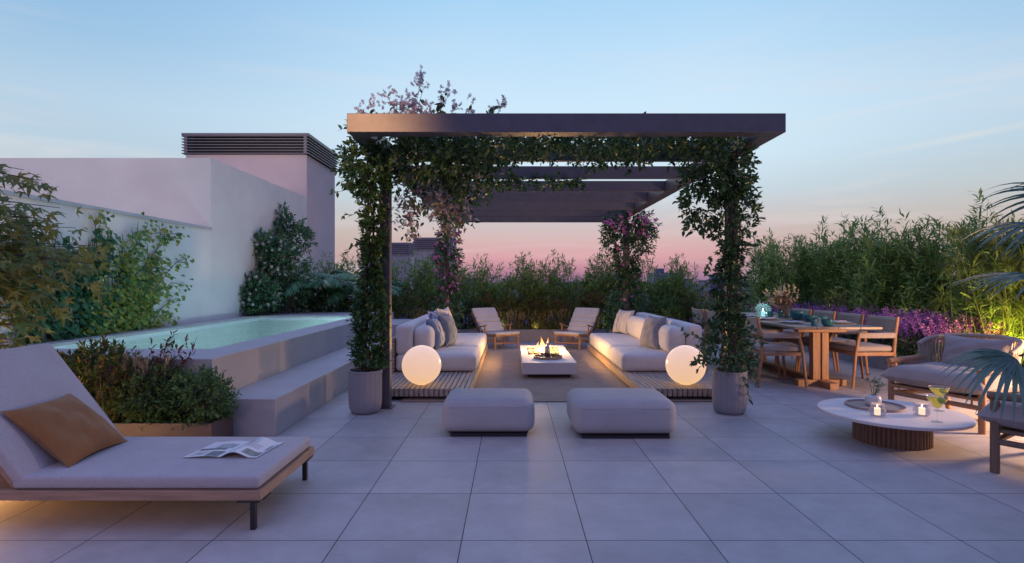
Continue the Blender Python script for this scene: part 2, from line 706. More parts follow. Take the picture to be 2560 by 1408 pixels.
def tile_mat():
    m = N('stone_tile')
    v = m.co((1, 1, 1))
    s = m.n('ShaderNodeSeparateXYZ')
    m.l(v, s.inputs[0])
    ux = m.math('DIVIDE', m.math('SUBTRACT', s.outputs[0], M_TILE_X), M_TILE_P)
    uy = m.math('DIVIDE', m.math('SUBTRACT', s.outputs[1], M_TILE_Y), M_TILE_P)
    ed = []
    fl = []
    for u in (ux, uy):
        fr = m.math('FRACT', u)
        ed.append(m.math('MINIMUM', fr, m.math('SUBTRACT', 1, fr)))
        fl.append(m.math('FLOOR', u))
    e = m.math('MINIMUM', ed[0], ed[1])
    joint = m.math('LESS_THAN', e, .0043)
    cb = m.n('ShaderNodeCombineXYZ')
    m.l(fl[0], cb.inputs[0])
    m.l(fl[1], cb.inputs[1])
    wn_ = m.n('ShaderNodeTexWhiteNoise')
    m.l(cb.outputs[0], wn_.inputs[0])
    # each tile gets its own patch of stone
    off = m.n('ShaderNodeVectorMath', operation='MULTIPLY_ADD')
    m.l(wn_.outputs['Color'], off.inputs[0])
    off.inputs[1].default_value = (13, 13, 13)
    m.l(v, off.inputs[2])
    a = m.noise(off.outputs[0], 3.4, 8, .72)
    b = m.noise(off.outputs[0], 26, 3, .6)
    f = m.math('ADD', m.math('MULTIPLY', a, .7), m.math('ADD', .07, m.math('MULTIPLY', wn_.outputs['Value'], .14)))
    c = m.ramp(f, [(.28, (.32, .31, .315)), (.52, (.435, .42, .425)), (.72, (.56, .535, .53))])
    sp = m.n('ShaderNodeTexVoronoi')
    sp.inputs['Scale'].default_value = 34
    m.l(off.outputs[0], sp.inputs['Vector'])
    spk = m.math('MULTIPLY', m.math('LESS_THAN', sp.outputs['Distance'], .13), m.math('GREATER_THAN', b, .56))
    mx = m.n('ShaderNodeMix', data_type='RGBA')
    m.l(m.math('MULTIPLY', spk, .35), mx.inputs[0])
    m.l(c, mx.inputs[6])
    mx.inputs[7].default_value = (.2, .2, .2, 1)
    mj = m.n('ShaderNodeMix', data_type='RGBA')
    m.l(joint, mj.inputs[0])
    m.l(mx.outputs[2], mj.inputs[6])
    mj.inputs[7].default_value = (.03, .03, .035, 1)
    m.l(mj.outputs[2], m.b.inputs['Base Color'])
    m.l(m.ramp(a, [(.3, (.50,) * 3), (.7, (.66,) * 3)]), m.b.inputs['Roughness'])
    m.b.inputs['Specular IOR Level'].default_value = .38
    hh = m.math('SUBTRACT', m.math('MULTIPLY', b, .15), joint)
    m.l(m.bump(hh, .35, .003), m.b.inputs['Normal'])
    return m.m


def water_mat():
    m = N('pool_water')
    v = m.co((1, 1.3, 1))
    n1 = m.noise(v, 2.6, 3, .5)
    n2 = m.noise(v, 9, 2, .5)
    nb = m.bump(m.math('ADD', n1, m.math('MULTIPLY', n2, .35)), 1.0, .16)
    tr = m.n('ShaderNodeBsdfTransparent')
    tr.inputs[0].default_value = (.40, .59, .60, 1)
    gl = m.n('ShaderNodeBsdfGlossy')
    gl.inputs['Roughness'].default_value = .03
    m.l(nb, gl.inputs['Normal'])
    fr = m.n('ShaderNodeFresnel')
    fr.inputs[0].default_value = 1.33
    m.l(nb, fr.inputs['Normal'])
    mx = m.n('ShaderNodeMixShader')
    m.l(m.math('MULTIPLY', fr.outputs[0], .95), mx.inputs[0])
    m.l(tr.outputs[0], mx.inputs[1])
    m.l(gl.outputs[0], mx.inputs[2])
    m.l(mx.outputs[0], m.out.inputs[0])
    return m.m


def louvre_metal():
    return simple('grey_louvre_metal', (.23, .22, .24), .45, .05, 3, 0, metallic=.2)


m_tile = tile_mat()
m_water = water_mat()
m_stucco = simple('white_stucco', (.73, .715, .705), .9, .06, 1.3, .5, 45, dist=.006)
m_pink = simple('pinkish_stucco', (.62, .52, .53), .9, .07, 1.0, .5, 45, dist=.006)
m_cap = simple('wall_cap_metal', (.42, .47, .55), .4, .04, 3, 0, metallic=.4)
m_pool = simple('pool_stone', (.44, .43, .435), .7, .08, 2.0, .15, 30)
m_basin = simple('pool_lining', (.70, .77, .76), .5, .03, 3, 0)
m_louv = louvre_metal()
m_metal = simple('dark_brushed_metal', (.125, .127, .155), .42, .10, 9, .05, 120, metallic=.55)
m_black = simple('black_metal', (.03, .03, .036), .45, .1, 9, 0, metallic=.3)
m_teak = wood('teak_x', (.38, .205, .115), 0)
m_teaky = wood('teak_y', (.38, .205, .115), 1)
m_teakz = wood('teak_z', (.38, .205, .115), 2)
m_dark_teak = wood('dark_teak', (.27, .145, .085), 1)
m_deck = wood('deck_board', (.40, .325, .28), 1, .6)
m_oak = wood('oak_frame', (.36, .235, .165), 0)
m_grey_wood = wood('weathered_wood', (.18, .125, .09), 2)
m_white = fabric('white_fabric', (.83, .79, .78), 220, .05)
m_white2 = fabric('ivory_fabric', (.76, .72, .70), 220, .06)
m_grey = fabric('ottoman_fabric', (.50, .51, .54), 300, .05)
m_weave = fabric('woven_mauve_fabric', (.47, .455, .48), 170, .05, .4, (.78, .77, .79))
m_ochre = fabric('ochre_linen', (.29, .135, .042), 260, .13, .3)
m_seat = fabric('beige_seat_fabric', (.52, .44, .41), 260, .06)
m_arm = fabric('taupe_linen', (.40, .36, .37), 240, .08)
m_cane = fabric('woven_cord_beige', (.56, .49, .39), 180, .05)
m_rug = fabric('rug_weave', (.36, .26, .20), 70, .13, .9)
m_cement = simple('white_cement', (.66, .63, .63), .6, .05, 4, .08)
m_pot = simple('grey_ribbed_ceramic', (.29, .285, .31), .6, .05, 5, .06)
m_box = simple('bronze_planter_metal', (.11, .09, .095), .5, .1, 4, .06, metallic=.25)
m_planter = simple('grey_planter', (.34, .32, .345), .7, .08, 3, .1)
m_soil = simple('soil', (.035, .028, .022), .95, .3, 20, .6, 60, dist=.02)
m_bark = simple('bark', (.075, .055, .04), .9, .25, 25, .5, 70, dist=.01)
m_stem = simple('green_stem', (.06, .07, .03), .7, .2, 20, 0)
# ------------------------------------------------------------------ ground and far city
tag(MB().grid(lambda u, v: (-4000 + 8000 * u, -500 + 6000 * v, -32), 2, 2).build('ground', simple('city_ground', (.05, .055, .08), .9, .3, .05, 0)), kind='structure')
tag(MB().box(-9, 7.2, -8, 14.6, -.5, 0).build('terrace_floor', m_tile), kind='structure')
m_city = simple('hazy_masonry', (.20, .20, .30), .9, .2, .02, 0)  # blue of the distance haze is put into the colour
_m = N('hazy_facade')
_bk = _m.n('ShaderNodeTexBrick')
_bk.inputs['Scale'].default_value = 1
_bk.inputs['Brick Width'].default_value = 3.4
_bk.inputs['Row Height'].default_value = 3.2
_bk.inputs['Mortar Size'].default_value = .9
_bk.offset = 0
for _i, _c in (('Color1', (.06, .07, .12, 1)), ('Color2', (.10, .10, .15, 1)), ('Mortar', (.21, .21, .31, 1))):  # bluish window and wall colours stand in for air haze
    _bk.inputs[_i].default_value = _c
_mp = _m.n('ShaderNodeMapping')
_tc = _m.n('ShaderNodeTexCoord')
_m.l(_tc.outputs['Object'], _mp.inputs[0])
_mp.inputs['Rotation'].default_value = (rad(90), 0, 0)
_m.l(_mp.outputs[0], _bk.inputs['Vector'])
_m.l(_bk.outputs['Color'], _m.b.inputs['Base Color'])
m_fac = _m.m
CITY = [(3.0, 300, 26, 20, 33), (3.9, 420, 22, 22, 40), (4.35, 260, 15, 15, 29), (4.8, 350, 30, 20, 32), (5.5, 300, 24, 20, 34), (6.1, 240, 20, 18, 30), (7.4, 330, 34, 22, 35),
        (-.4, 330, 40, 20, 32), (.7, 280, 28, 20, 30.5), (1.6, 380, 36, 20, 33), (2.3, 240, 18, 18, 29)]
for i, (k, y, w, dp, h) in enumerate(CITY):
    x = k * y / 14.0
    b = thing('apartment_block', '', 'building', (x, y, -32), 0, 'far apartment blocks on the horizon')
    b['label'] = ('bluish apartment block on the horizon, seen through the gap left of the right-hand potted vine' if 3.5 < k < 5.2 else
                  'bluish far apartment block hidden behind the bamboo hedge on the horizon')
    MB().box(x - w / 2, x + w / 2, y, y + dp, -32, -32 + h).build('wall', m_fac, b, 0)
    MB().box(x - w / 2 + 2, x - w / 2 + 8, y + 2, y + 8, -32 + h, -32 + h + 3).build('roof_house', m_city, b, 0)


def vent_tower(name, label, x0, x1, y0, y1, z0, zl, z1, nsl, mw, group=None):
    r = thing(name, label, 'vent tower', ((x0 + x1) / 2, (y0 + y1) / 2, z0), 0, group)
    MB().box(x0, x1, y0, y1, z0, zl).build('wall', mw, r, 0)
    MB().box(x0 + .12, x1 - .12, y0 + .12, y1 - .12, zl, z1 - .02).build('louvre_core', m_planter if group else m_black, r, 0)
    sl = MB()
    hh = (z1 - zl) / nsl
    for i in range(nsl):
        z = zl + hh * i
        a = .07
        zt = z + hh * .62
        # sloping louvre blade: a ring that leans outwards to its lower edge
        o = [(x0 - a, y0 - a), (x1 + a, y0 - a), (x1 + a, y1 + a), (x0 - a, y1 + a)]
        n_ = [(x0 + .06, y0 + .06), (x1 - .06, y0 + .06), (x1 - .06, y1 - .06), (x0 + .06, y1 - .06)]
        vs = [(p[0], p[1], z + .012) for p in o] + [(p[0], p[1], z + .03) for p in o] + [(p[0], p[1], zt) for p in n_]
        fs = []
        for k in range(4):
            k2 = (k + 1) % 4
            fs += [(k, k2, 4 + k2, 4 + k), (4 + k, 4 + k2, 8 + k2, 8 + k)]
        sl.add(vs, fs)
    sl.build('louvre_slats', mw if group else m_louv, r, 0)
    MB().box(x0 - .07, x1 + .07, y0 - .07, y1 + .07, z1 - .03, z1 + .02).build('louvre_cap', mw if group else m_louv, r, 0)
    for (px, py) in ((x1 - .02, y0 - .02), (x0 + .02, y0 - .02)):
        MB().box(px - .035, px + .035, py - .035, py + .035, zl + .03, z1 - .03).build('louvre_post', m_louv, r, 0)
    return r


# low wall beside the pool, with its metal cap
w = thing('boundary_wall', 'long white rendered wall behind the pool with a thin blue-grey metal cap', 'wall', (-5.0, 5.5, 0))
MB().box(-5.12, -4.86, 1.5, 9.087, 0, 2.085).build('wall', m_stucco, w, 0)
MB().box(-5.14, -4.835, 1.5, 9.08, 2.085, 2.125).build('wall_cap', m_cap, w, 0)
w = thing('rooftop_block', 'tall plain rendered block with a square corner beyond the low capped wall', 'building', (-8, 11, 0))
MB().box(-14, -4.86, 9.087, 13.34, 0, 3.244).build('wall', m_stucco, w, 0)
MB().box(-13.9, -4.96, 9.187, 13.2, 3.244, 3.25).build('roof', m_pool, w, 0)
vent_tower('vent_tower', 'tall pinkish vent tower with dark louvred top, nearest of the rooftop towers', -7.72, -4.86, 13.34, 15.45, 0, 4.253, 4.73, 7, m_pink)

nb = thing('neighbouring_roof', 'neighbouring flat roof terrace with white railing glimpsed through the bamboo hedge', 'building', (-6, 30, -32))
MB().box(-16, 1.5, 24, 44, -32, .55).build('wall', m_city, nb, 0)
rl = MB()
for i in range(16):
    rl.box(-2.4 + i * .12, -2.37 + i * .12, 24.1, 24.13, .55, 1.08)
rl.box(-2.42, -.55, 24.09, 24.14, 1.08, 1.12)
rl.build('railing', m_white, nb, 0)
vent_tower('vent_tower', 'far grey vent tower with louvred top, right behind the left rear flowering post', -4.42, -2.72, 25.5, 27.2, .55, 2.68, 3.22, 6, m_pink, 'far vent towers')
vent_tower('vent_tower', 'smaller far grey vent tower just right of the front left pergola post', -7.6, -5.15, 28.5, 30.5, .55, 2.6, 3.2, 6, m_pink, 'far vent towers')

# ------------------------------------------------------------------ pool
ox0, ox1, oy0, oy1 = -4.855, -2.416, 4.536, 11.5
ix0, ix1, iy0, iy1 = -4.565, -2.775, 5.213, 10.18
ZP = .628
p = thing('swimming_pool', 'raised stone swimming pool with lit turquoise water and a wide coping', 'pool', (-3.6, 8, 0))


def ring(o, i, z0, z1):
    O = [(o[0], o[2]), (o[1], o[2]), (o[1], o[3]), (o[0], o[3])]
    I = [(i[0], i[2]), (i[1], i[2]), (i[1], i[3]), (i[0], i[3])]
    e = .006
    O2 = [(o[0] + e, o[2] + e), (o[1] - e, o[2] + e), (o[1] - e, o[3] - e), (o[0] + e, o[3] - e)]
    vs = [(x, y, z0) for x, y in O] + [(x, y, z1 - e) for x, y in O] + [(x, y, z1) for x, y in O2] + [(x, y, z1) for x, y in I] + [(x, y, z1 - .03) for x, y in I]
    fs = []
    for k in range(4):
        k2 = (k + 1) % 4
        for a in range(4):
            fs.append((a * 4 + k, a * 4 + k2, a * 4 + 4 + k2, a * 4 + 4 + k))
    return vs, fs


v_, f_ = ring((ox0, ox1, oy0, oy1), (ix0, ix1, iy0, iy1), 0, ZP)
MB().add(v_, f_).build('pool_wall', m_pool, p, 20)
bs = MB()
I = [(ix0, iy0), (ix1, iy0), (ix1, iy1), (ix0, iy1)]
vs = [(x, y, ZP - .03) for x, y in I] + [(x, y, .02) for x, y in I]
bs.add(vs, [(k, (k + 1) % 4, 4 + (k + 1) % 4, 4 + k) for k in range(4)] + [(4, 5, 6, 7)])
bs.build('pool_basin', m_basin, p, 0)
MB().box(-2.416, -1.904, 4.536, 10.6, 0, .304, .006).build('step', m_pool, p, 20)
MB().box(-2.416, -1.96, 9.65, 11.1, .304, .51, .006).build('step', m_pool, p, 20)
tag(MB().grid(lambda u, v: (ix0 + (ix1 - ix0) * u, iy0 + (iy1 - iy0) * v, .545), 1, 1).build('water', m_water), kind='structure')


# ------------------------------------------------------------------ planters
def planter(name, label, x0, x1, y0, y1, h, mat, t=.025):
    r = thing(name, label, 'planter', ((x0 + x1) / 2, (y0 + y1) / 2, 0))
    b = MB()
    O = [(x0, y0), (x1, y0), (x1, y1), (x0, y1)]
    I = [(x0 + t, y0 + t), (x1 - t, y0 + t), (x1 - t, y1 - t), (x0 + t, y1 - t)]
    vs = [(x, y, 0) for x, y in O] + [(x, y, h) for x, y in O] + [(x, y, h) for x, y in I] + [(x, y, h - .1) for x, y in I]
    fs = []
    for k in range(4):
        k2 = (k + 1) % 4
        for a in range(3):
            fs.append((a * 4 + k, a * 4 + k2, a * 4 + 4 + k2, a * 4 + 4 + k))
    b.add(vs, fs)
    b.build('box', mat, r, 0)
    MB().grid(lambda u, v: (x0 + t + (x1 - x0 - 2 * t) * u, y0 + t + (y1 - y0 - 2 * t) * v, h - .05 + .02 * math.sin(37 * u + 11 * v)), 12, 12).build('soil', m_soil, r)
    return r


planter('planter_box', 'low dark metal planter box in front of the pool, behind the day bed', -5.4, -2.243, 4.205, 4.526, .19, m_box)
planter('planter_box', 'long grey planter along the far end behind the two deck chairs', -4.85, 5.235, 11.85, 13.4, .24, m_planter)
planter('planter_box', 'long dark planter along the right edge holding lavender and bamboo', 5.24, 7.0, 2.4, 13.4, .26, m_planter)

# fence behind the hedge
f = thing('fence', 'dark slatted fence standing behind the gap in the hedge', 'fence', (5.2, 14, 0))
fb = MB()
for i in range(24):
    fb.box(3.4 + i * .155, 3.46 + i * .155, 14.0, 14.04, 0, .98)
fb.build('fence_slats', m_dark_teak, f, 0)
MB().box(3.3, 7.1, 14.045, 14.085, .12, .18).box(3.3, 7.1, 14.045, 14.085, .82, .88).build('fence_rail', m_black, f, 0)

# ------------------------------------------------------------------ pergola
PX0, PX1, PY0, PY1, PZ0, PZ1 = -1.393, 2.311, 4.75, 12.02, 2.51, 2.67
g = thing('pergola', 'dark metal pergola with cross slats over the sunken lounge', 'pergola', (.46, 8.4, 0))
BW = .155
MB().box(PX0, PX1, PY0, PY0 + BW, PZ0, PZ1, .004).build('front_beam', m_metal, g, 20)
MB().box(PX0, PX1, PY1 - BW, PY1, PZ0, PZ1, .004).build('back_beam', m_metal, g, 20)
for (a, b) in ((PX0, PX0 + BW), (PX1 - BW, PX1)):
    MB().box(a, b, PY0 + BW, PY1 - BW, PZ0, PZ1, .004).build('side_beam', m_metal, g, 20)
for k in range(6):
    y = 5.90 + k * 1.01
    MB().box(PX0 + BW, PX1 - BW, y, y + .06, PZ0 + .004, PZ1 - .004, .003).build('cross_slat', m_metal, g, 20)
for (x, y) in ((-1.305, 5.55), (2.13, 5.55), (-1.3, 10.7), (2.12, 10.7)):
    q = MB().box(x, x + .10, y, y + .10, .012, PZ0, .004).build('post', m_metal, g, 20)
    MB().box(x - .03, x + .13, y - .03, y + .13, 0.001, .012).build('foot_plate', m_metal, q, 0, world=False).location = (-g.location.x, -g.location.y, 0)

# ------------------------------------------------------------------ decks, sofas
CX = .46


def deck(label, xa, xb, back):
    """slatted platform between xa and xb; back = x of the slatted back panel"""
    r = thing('slatted_platform', label, 'platform', ((xa + xb) / 2, 8, 0), 0, 'slatted sofa platforms')
    b = MB()
    n = 20
    fas = .022
    lo, hi = (xa, xb - fas) if xb < CX else (xa + fas, xb)
    st = (hi - lo) / n
    for i in range(n):
        b.box(lo + i * st + .005, lo + (i + 1) * st - .005, 5.9, 10.05, .045, .127, .003)
    b.build('deck_boards', m_deck, r, 20)
    fx = (xb - fas, xb) if xb < CX else (xa, xa + fas)
    MB().box(fx[0], fx[1], 5.9, 10.05, .042, .127, .003).build('fascia', m_oak2, r, 20)
    MB().box(xa + .04, xb - .04, 5.96, 10.0, .035, .06).build('underframe', m_black, r, 0)
    for yy in np.arange(6.3, 10, .75):
        for xx in (xa + .1, xb - .1) if xb > CX else (xb - .1, xa + .1):
            ft = MB().box(xx - .025, xx + .025, yy, yy + .04, .012, .035).box(xx - .025, xx + .025, yy + .12, yy + .16, .012, .035)
            ft.build('foot', m_black, r, 0)
    s = 1 if back > CX else -1
    bp = MB()
    for i in range(9):
        bp.box(back, back + .04, 6.95, 10.0, .135 + i * .047, .135 + i * .047 + .04, .003)
    bp.build('back_panel', m_deck, r, 20)
    return r


m_oak2 = wood('oak_fascia', (.46, .31, .21), 1)
deck('pale slatted timber platform under the left sofa', -1.50, -.43, -1.497)
deck('pale slatted timber platform under the right sofa', 1.346, 2.42, 2.377)


def sofa(label, s):
    """s = -1 the left sofa, 1 the right one (mirrored about the centre line)"""
    X = lambda a, b: (min(CX + s * a, CX + s * b), max(CX + s * a, CX + s * b))
    r = thing('sofa', label, 'sofa', (CX + s * 1.4, 8.4, .127), 0, 'white lounge sofas')
    x0, x1 = X(.905, 1.905)
    MB().box(x0, x1, 6.97, 7.875, .13, .345, .055, 4, .1).build('seat_cushion', m_white, r, 60)
    MB().box(x0, x1, 7.885, 9.95, .13, .345, .055, 4, .1).build('seat_cushion', m_white, r, 60)
    x0, x1 = X(1.715, 1.912)
    MB().box(x0, x1, 6.99, 8.46, .34, .705, .05, 4, .05).build('back_cushion', m_white, r, 60)
    MB().box(x0, x1, 8.47, 9.97, .34, .705, .05, 4, .05).build('back_cushion', m_white, r, 60)
    x0, x1 = X(1.475, 1.722)
    if s < 0:
        MB().box(x0, x1, 7.12, 8.5, .338, .668, .1, 5, .1).build('bolster', m_white, r, 60)
        MB().box(x0, x1, 8.51, 9.9, .338, .668, .1, 5, .1).build('bolster', m_white, r, 60)
    else:
        MB().box(x0, x1, 7.0, 7.55, .338, .668, .1, 5, .1).build('bolster', m_white, r, 60)
        MB().box(x0, x1, 7.86, 9.55, .338, .668, .1, 5, .1).build('bolster', m_white, r, 60)
    return r


sofa('long white sofa on the left platform, with striped and blue cushions', -1)
sofa('long white sofa on the right platform, with grey and striped cushions', 1)


def pillow_mesh(w, h, t, seed=0, wr=.006):
    """a throw pillow standing in the local y-z plane, bottom edge at z = 0, facing +x"""
    b = MB()
    n = 18
    rr = random.Random(seed)
    ph = [rr.uniform(0, 6) for _ in range(6)]

    def side(sg):
        def fn(u, v):
            a, c = 2 * u - 1, 2 * v - 1
            k = (1 - abs(a) ** 2.4) * (1 - abs(c) ** 2.4)
            e = 1 - .11 * (1 - a * a) * abs(c) ** 3
            e2 = 1 - .11 * (1 - c * c) * abs(a) ** 3
            wv = wr * k * (math.sin(7 * a + 5 * c + ph[0]) + math.sin(11 * c - 6 * a + ph[1]) + .7 * math.sin(15 * a + ph[2]))
            edge = max(abs(a), abs(c))
            fold = .5 * wr * math.sin(14 * (a - c) + ph[3]) * (edge ** 3) * (1 - edge) * 4
            return (sg * (t / 2 * k ** .55 + wv + fold) + .0, a * w / 2 * e2, h / 2 + c * h / 2 * e)
        return fn
    b.grid(side(1), n, n)
    k = len(b.f)
    b.grid(side(-1), n, n)
    b.f = b.f[:k] + [q[::-1] for q in b.f[k:]]
    return b


def pillow(label, loc, rz, lean, w, h, t, mat, seed=0, roll=0, group=None):
    o = pillow_mesh(w, h, t, seed).build('throw_pillow', mat, None, 180)
    o.location = loc
    o.rotation_euler = (rad(roll), -lean, rz)
    return tag(o, label, 'pillow', group)


m_p_blue = stripes('blue_stripe', [(0, (.14, .21, .33)), (.2, (.50, .48, .48)), (.27, (.20, .27, .40)), (.36, (.56, .53, .52)), (.56, (.20, .27, .40)), (.63, (.52, .5, .5)), (.7, (.15, .22, .34))], 1, 2.3)
m_p_cream = stripes('cream_stripe', [(0, (.62, .56, .50)), (.3, (.45, .40, .34)), (.38, (.66, .6, .54)), (.6, (.40, .38, .36)), (.66, (.62, .56, .5))], 1, 4.5)
m_p_grey = fabric('slate_linen', (.23, .28, .35), 240, .1)
m_p_gr2 = fabric('stone_grey_linen', (.33, .33, .37), 240, .12)
m_p_str2 = stripes('grey_white_stripe', [(0, (.60, .56, .54)), (.28, (.33, .36, .42)), (.46, (.62, .58, .56)), (.6, (.36, .38, .43)), (.72, (.62, .58, .55))], 1, 4.2)


def floral():
    m = N('blue_floral_print')
    v = m.co()
    vo = m.n('ShaderNodeTexVoronoi')
    vo.inputs['Scale'].default_value = 22
    m.l(v, vo.inputs['Vector'])
    m.l(m.ramp(vo.outputs['Color'], [(.2, (.6, .58, .57)), (.45, (.62, .6, .6)), (.5, (.08, .12, .38)), (.7, (.3, .32, .5)), (.8, (.6, .57, .55))]), m.b.inputs['Base Color'])
    m.set(Roughness=.9)
    return m.m


PL = 'pillows on the left sofa'
ZS = .35
pillow('blue striped pillow leaning in front of the left sofa back', (-.97, 7.58, ZS), rad(-5), rad(17), .46, .43, .20, m_p_blue, 1, group=PL)
pillow('slate blue plain pillow leaning beside the blue striped one', (-.86, 7.93, ZS), rad(-9), rad(13), .46, .46, .22, m_p_grey, 2, group=PL)
pillow('cream striped pillow behind the slate blue one on the left sofa', (-.93, 8.25, ZS), rad(-13), rad(10), .48, .53, .18, m_p_cream, 3, group=PL)
pillow('white pillow with blue floral print behind the other left sofa pillows', (-1.02, 8.02, ZS + .01), rad(-6), rad(14), .48, .50, .13, floral(), 4, group=PL)
PR = 'pillows on the right sofa'
pillow('plain grey pillow leaning between the white bolsters of the right sofa', (1.84, 7.62, ZS), PI + rad(17), rad(18), .48, .46, .20, m_p_gr2, 5, group=PR)
pillow('grey and white striped pillow at the far end of the right sofa', (1.86, 9.72, ZS), PI + rad(24), rad(20), .46, .44, .19, m_p_str2, 6, group=PR)

# globe lamps
m_globe = N('lit_opal_globe')
lw = m_globe.n('ShaderNodeLayerWeight')
lw.inputs[0].default_value = .35
sxz = m_globe.n('ShaderNodeSeparateXYZ')
tcg = m_globe.n('ShaderNodeTexCoord')
m_globe.l(tcg.outputs['Generated'], sxz.inputs[0])
m_globe.l(m_globe.ramp(sxz.outputs[2], [(0, (1.0, .60, .28)), (.45, (.95, .58, .36)), (1, (.92, .60, .46))]), m_globe.b.inputs['Emission Color'])
m_globe.b.inputs['Base Color'].default_value = (.5, .45, .4, 1)
m_globe.b.inputs['Emission Strength'].default_value = .80
m_globe.set(Roughness=.18)
for (x, lb) in ((-.984, 'large glowing globe lamp on the left platform'), (1.89, 'large glowing globe lamp on the right platform behind vine leaves')):
    r = thing('globe_lamp', lb, 'lamp', (x, 6.13, .127), 0, 'glowing globe lamps')
    b = MB()
    R_ = .213
    b.lathe([(R_ * math.sin(PI * i / 32), R_ - R_ * math.cos(PI * i / 32)) for i in range(1, 32)], (x, 6.13, .129), 48, cap0=True, cap1=True)
    b.build('globe', m_globe.m, r, 180)
    MB().lathe([(.06, 0), (.06, .004)], (x, 6.13, .127), 24, cap1=True).build('base_ring', m_white2, r, 0)

rg = MB().box(-1.155, 2.35, 5.83, 10.15, .001, .012, .004).build('rug', m_rug, None, 20)
tag(rg, 'flat brown woven rug under the fire table and platforms', 'rug')

# ------------------------------------------------------------------ fire table
ft = thing('fire_table', 'low white fire table with burning flames and glowing stones', 'fire table', (.478, 8.15, .012))
tb = MB()
zt, zb = .218, .07
o_ = (.13, .826, 7.16, 9.14)
i_ = (.226, .72, 7.95, 8.97)
O = [(o_[0], o_[2]), (o_[1], o_[2]), (o_[1], o_[3]), (o_[0], o_[3])]
I = [(i_[0], i_[2]), (i_[1], i_[2]), (i_[1], i_[3]), (i_[0], i_[3])]
e = .004
O2 = [(o_[0] + e, o_[2] + e), (o_[1] - e, o_[2] + e), (o_[1] - e, o_[3] - e), (o_[0] + e, o_[3] - e)]
vs = [(x, y, zb) for x, y in O] + [(x, y, zt - e) for x, y in O] + [(x, y, zt) for x, y in O2] + [(x, y, zt) for x, y in I] + [(x, y, zt - .05) for x, y in I]
fs = [(3, 2, 1, 0)]
for k in range(4):
    k2 = (k + 1) % 4
    for a in range(4):
        fs.append((a * 4 + k, a * 4 + k2, a * 4 + 4 + k2, a * 4 + 4 + k))
tb.add(vs, fs).build('table_top', m_cement, ft, 20)
MB().box(.2, .756, 7.3, 9.0, .012, .07).build('plinth', m_black, ft, 0)
MB().box(i_[0], i_[1], i_[2], i_[3], zt - .06, zt - .045).build('burner_tray', m_black, ft, 0)
m_st = N('fire_stone')
gi = m_st.n('ShaderNodeNewGeometry')
m_st.l(m_st.ramp(gi.outputs['Random Per Island'], [(0, (.05, .045, .04)), (.5, (.22, .19, .15)), (1, (.5, .45, .36))]), m_st.b.inputs['Base Color'])
m_st.set(Roughness=.6)
gv = MB()
for k in range(900):
    x, y = rnd.uniform(i_[0] + .02, i_[1] - .02), rnd.uniform(i_[2] + .02, i_[3] - .02)
    s_ = rnd.uniform(.010, .021)
    z = zt - .045 + rnd.uniform(0, .028)
    a, b_ = rnd.uniform(.6, 1), rnd.uniform(.6, 1)
    q = [(x + s_, y, z), (x - s_ * a, y, z), (x, y + s_, z), (x, y - s_ * b_, z), (x + s_ * .2, y, z + s_), (x, y, z - s_)]
    gv.add(q, [(0, 2, 4), (2, 1, 4), (1, 3, 4), (3, 0, 4)])
tag(gv.build('fire_stones', m_st.m, ft, 0), kind='stuff')
m_fl = N('flame')
fz = m_fl.n('ShaderNodeTexCoord')
fs_ = m_fl.n('ShaderNodeSeparateXYZ')
m_fl.l(fz.outputs['Generated'], fs_.inputs[0])
em = m_fl.n('ShaderNodeEmission')
m_fl.l(m_fl.ramp(fs_.outputs[2], [(0, (1, .72, .3)), (.35, (1, .62, .2)), (.8, (1, .36, .06)), (1, (.9, .2, .02))]), em.inputs[0])
em.inputs[1].default_value = 4.2
tt = m_fl.n('ShaderNodeBsdfTransparent')
lwf = m_fl.n('ShaderNodeLayerWeight')
lwf.inputs[0].default_value = .4
mxf = m_fl.n('ShaderNodeMixShader')
m_fl.l(m_fl.math('MINIMUM', m_fl.math('ADD', m_fl.math('MULTIPLY', lwf.outputs['Facing'], .9), m_fl.math('MULTIPLY', fs_.outputs[2], .35)), .95), mxf.inputs[0])
m_fl.l(em.outputs[0], mxf.inputs[1])
m_fl.l(tt.outputs[0], mxf.inputs[2])
m_fl.l(mxf.outputs[0], m_fl.out.inputs[0])
for k, (x, y, h, r_) in enumerate([(.43, 8.4, .23, .034), (.475, 8.36, .20, .03), (.395, 8.46, .15, .028), (.52, 8.45, .21, .026), (.45, 8.52, .17, .03), (.36, 8.40, .10, .022), (.56, 8.38, .12, .02)]):
    pts, rs = [], []
    for i in range(9):
        u = i / 8
        pts.append((x + .025 * math.sin(3.2 * u + k * 1.7) * u, y + .02 * math.cos(4 * u + k) * u, zt - .02 + h * u))
        rs.append(r_ * (math.sin(PI * min(1, u * .8 + .22)) ** 1.2) * (1 - u) ** .5 + .0015)
    MB().tube(pts, rs, 10).build('flame', m_fl.m, ft, 180)

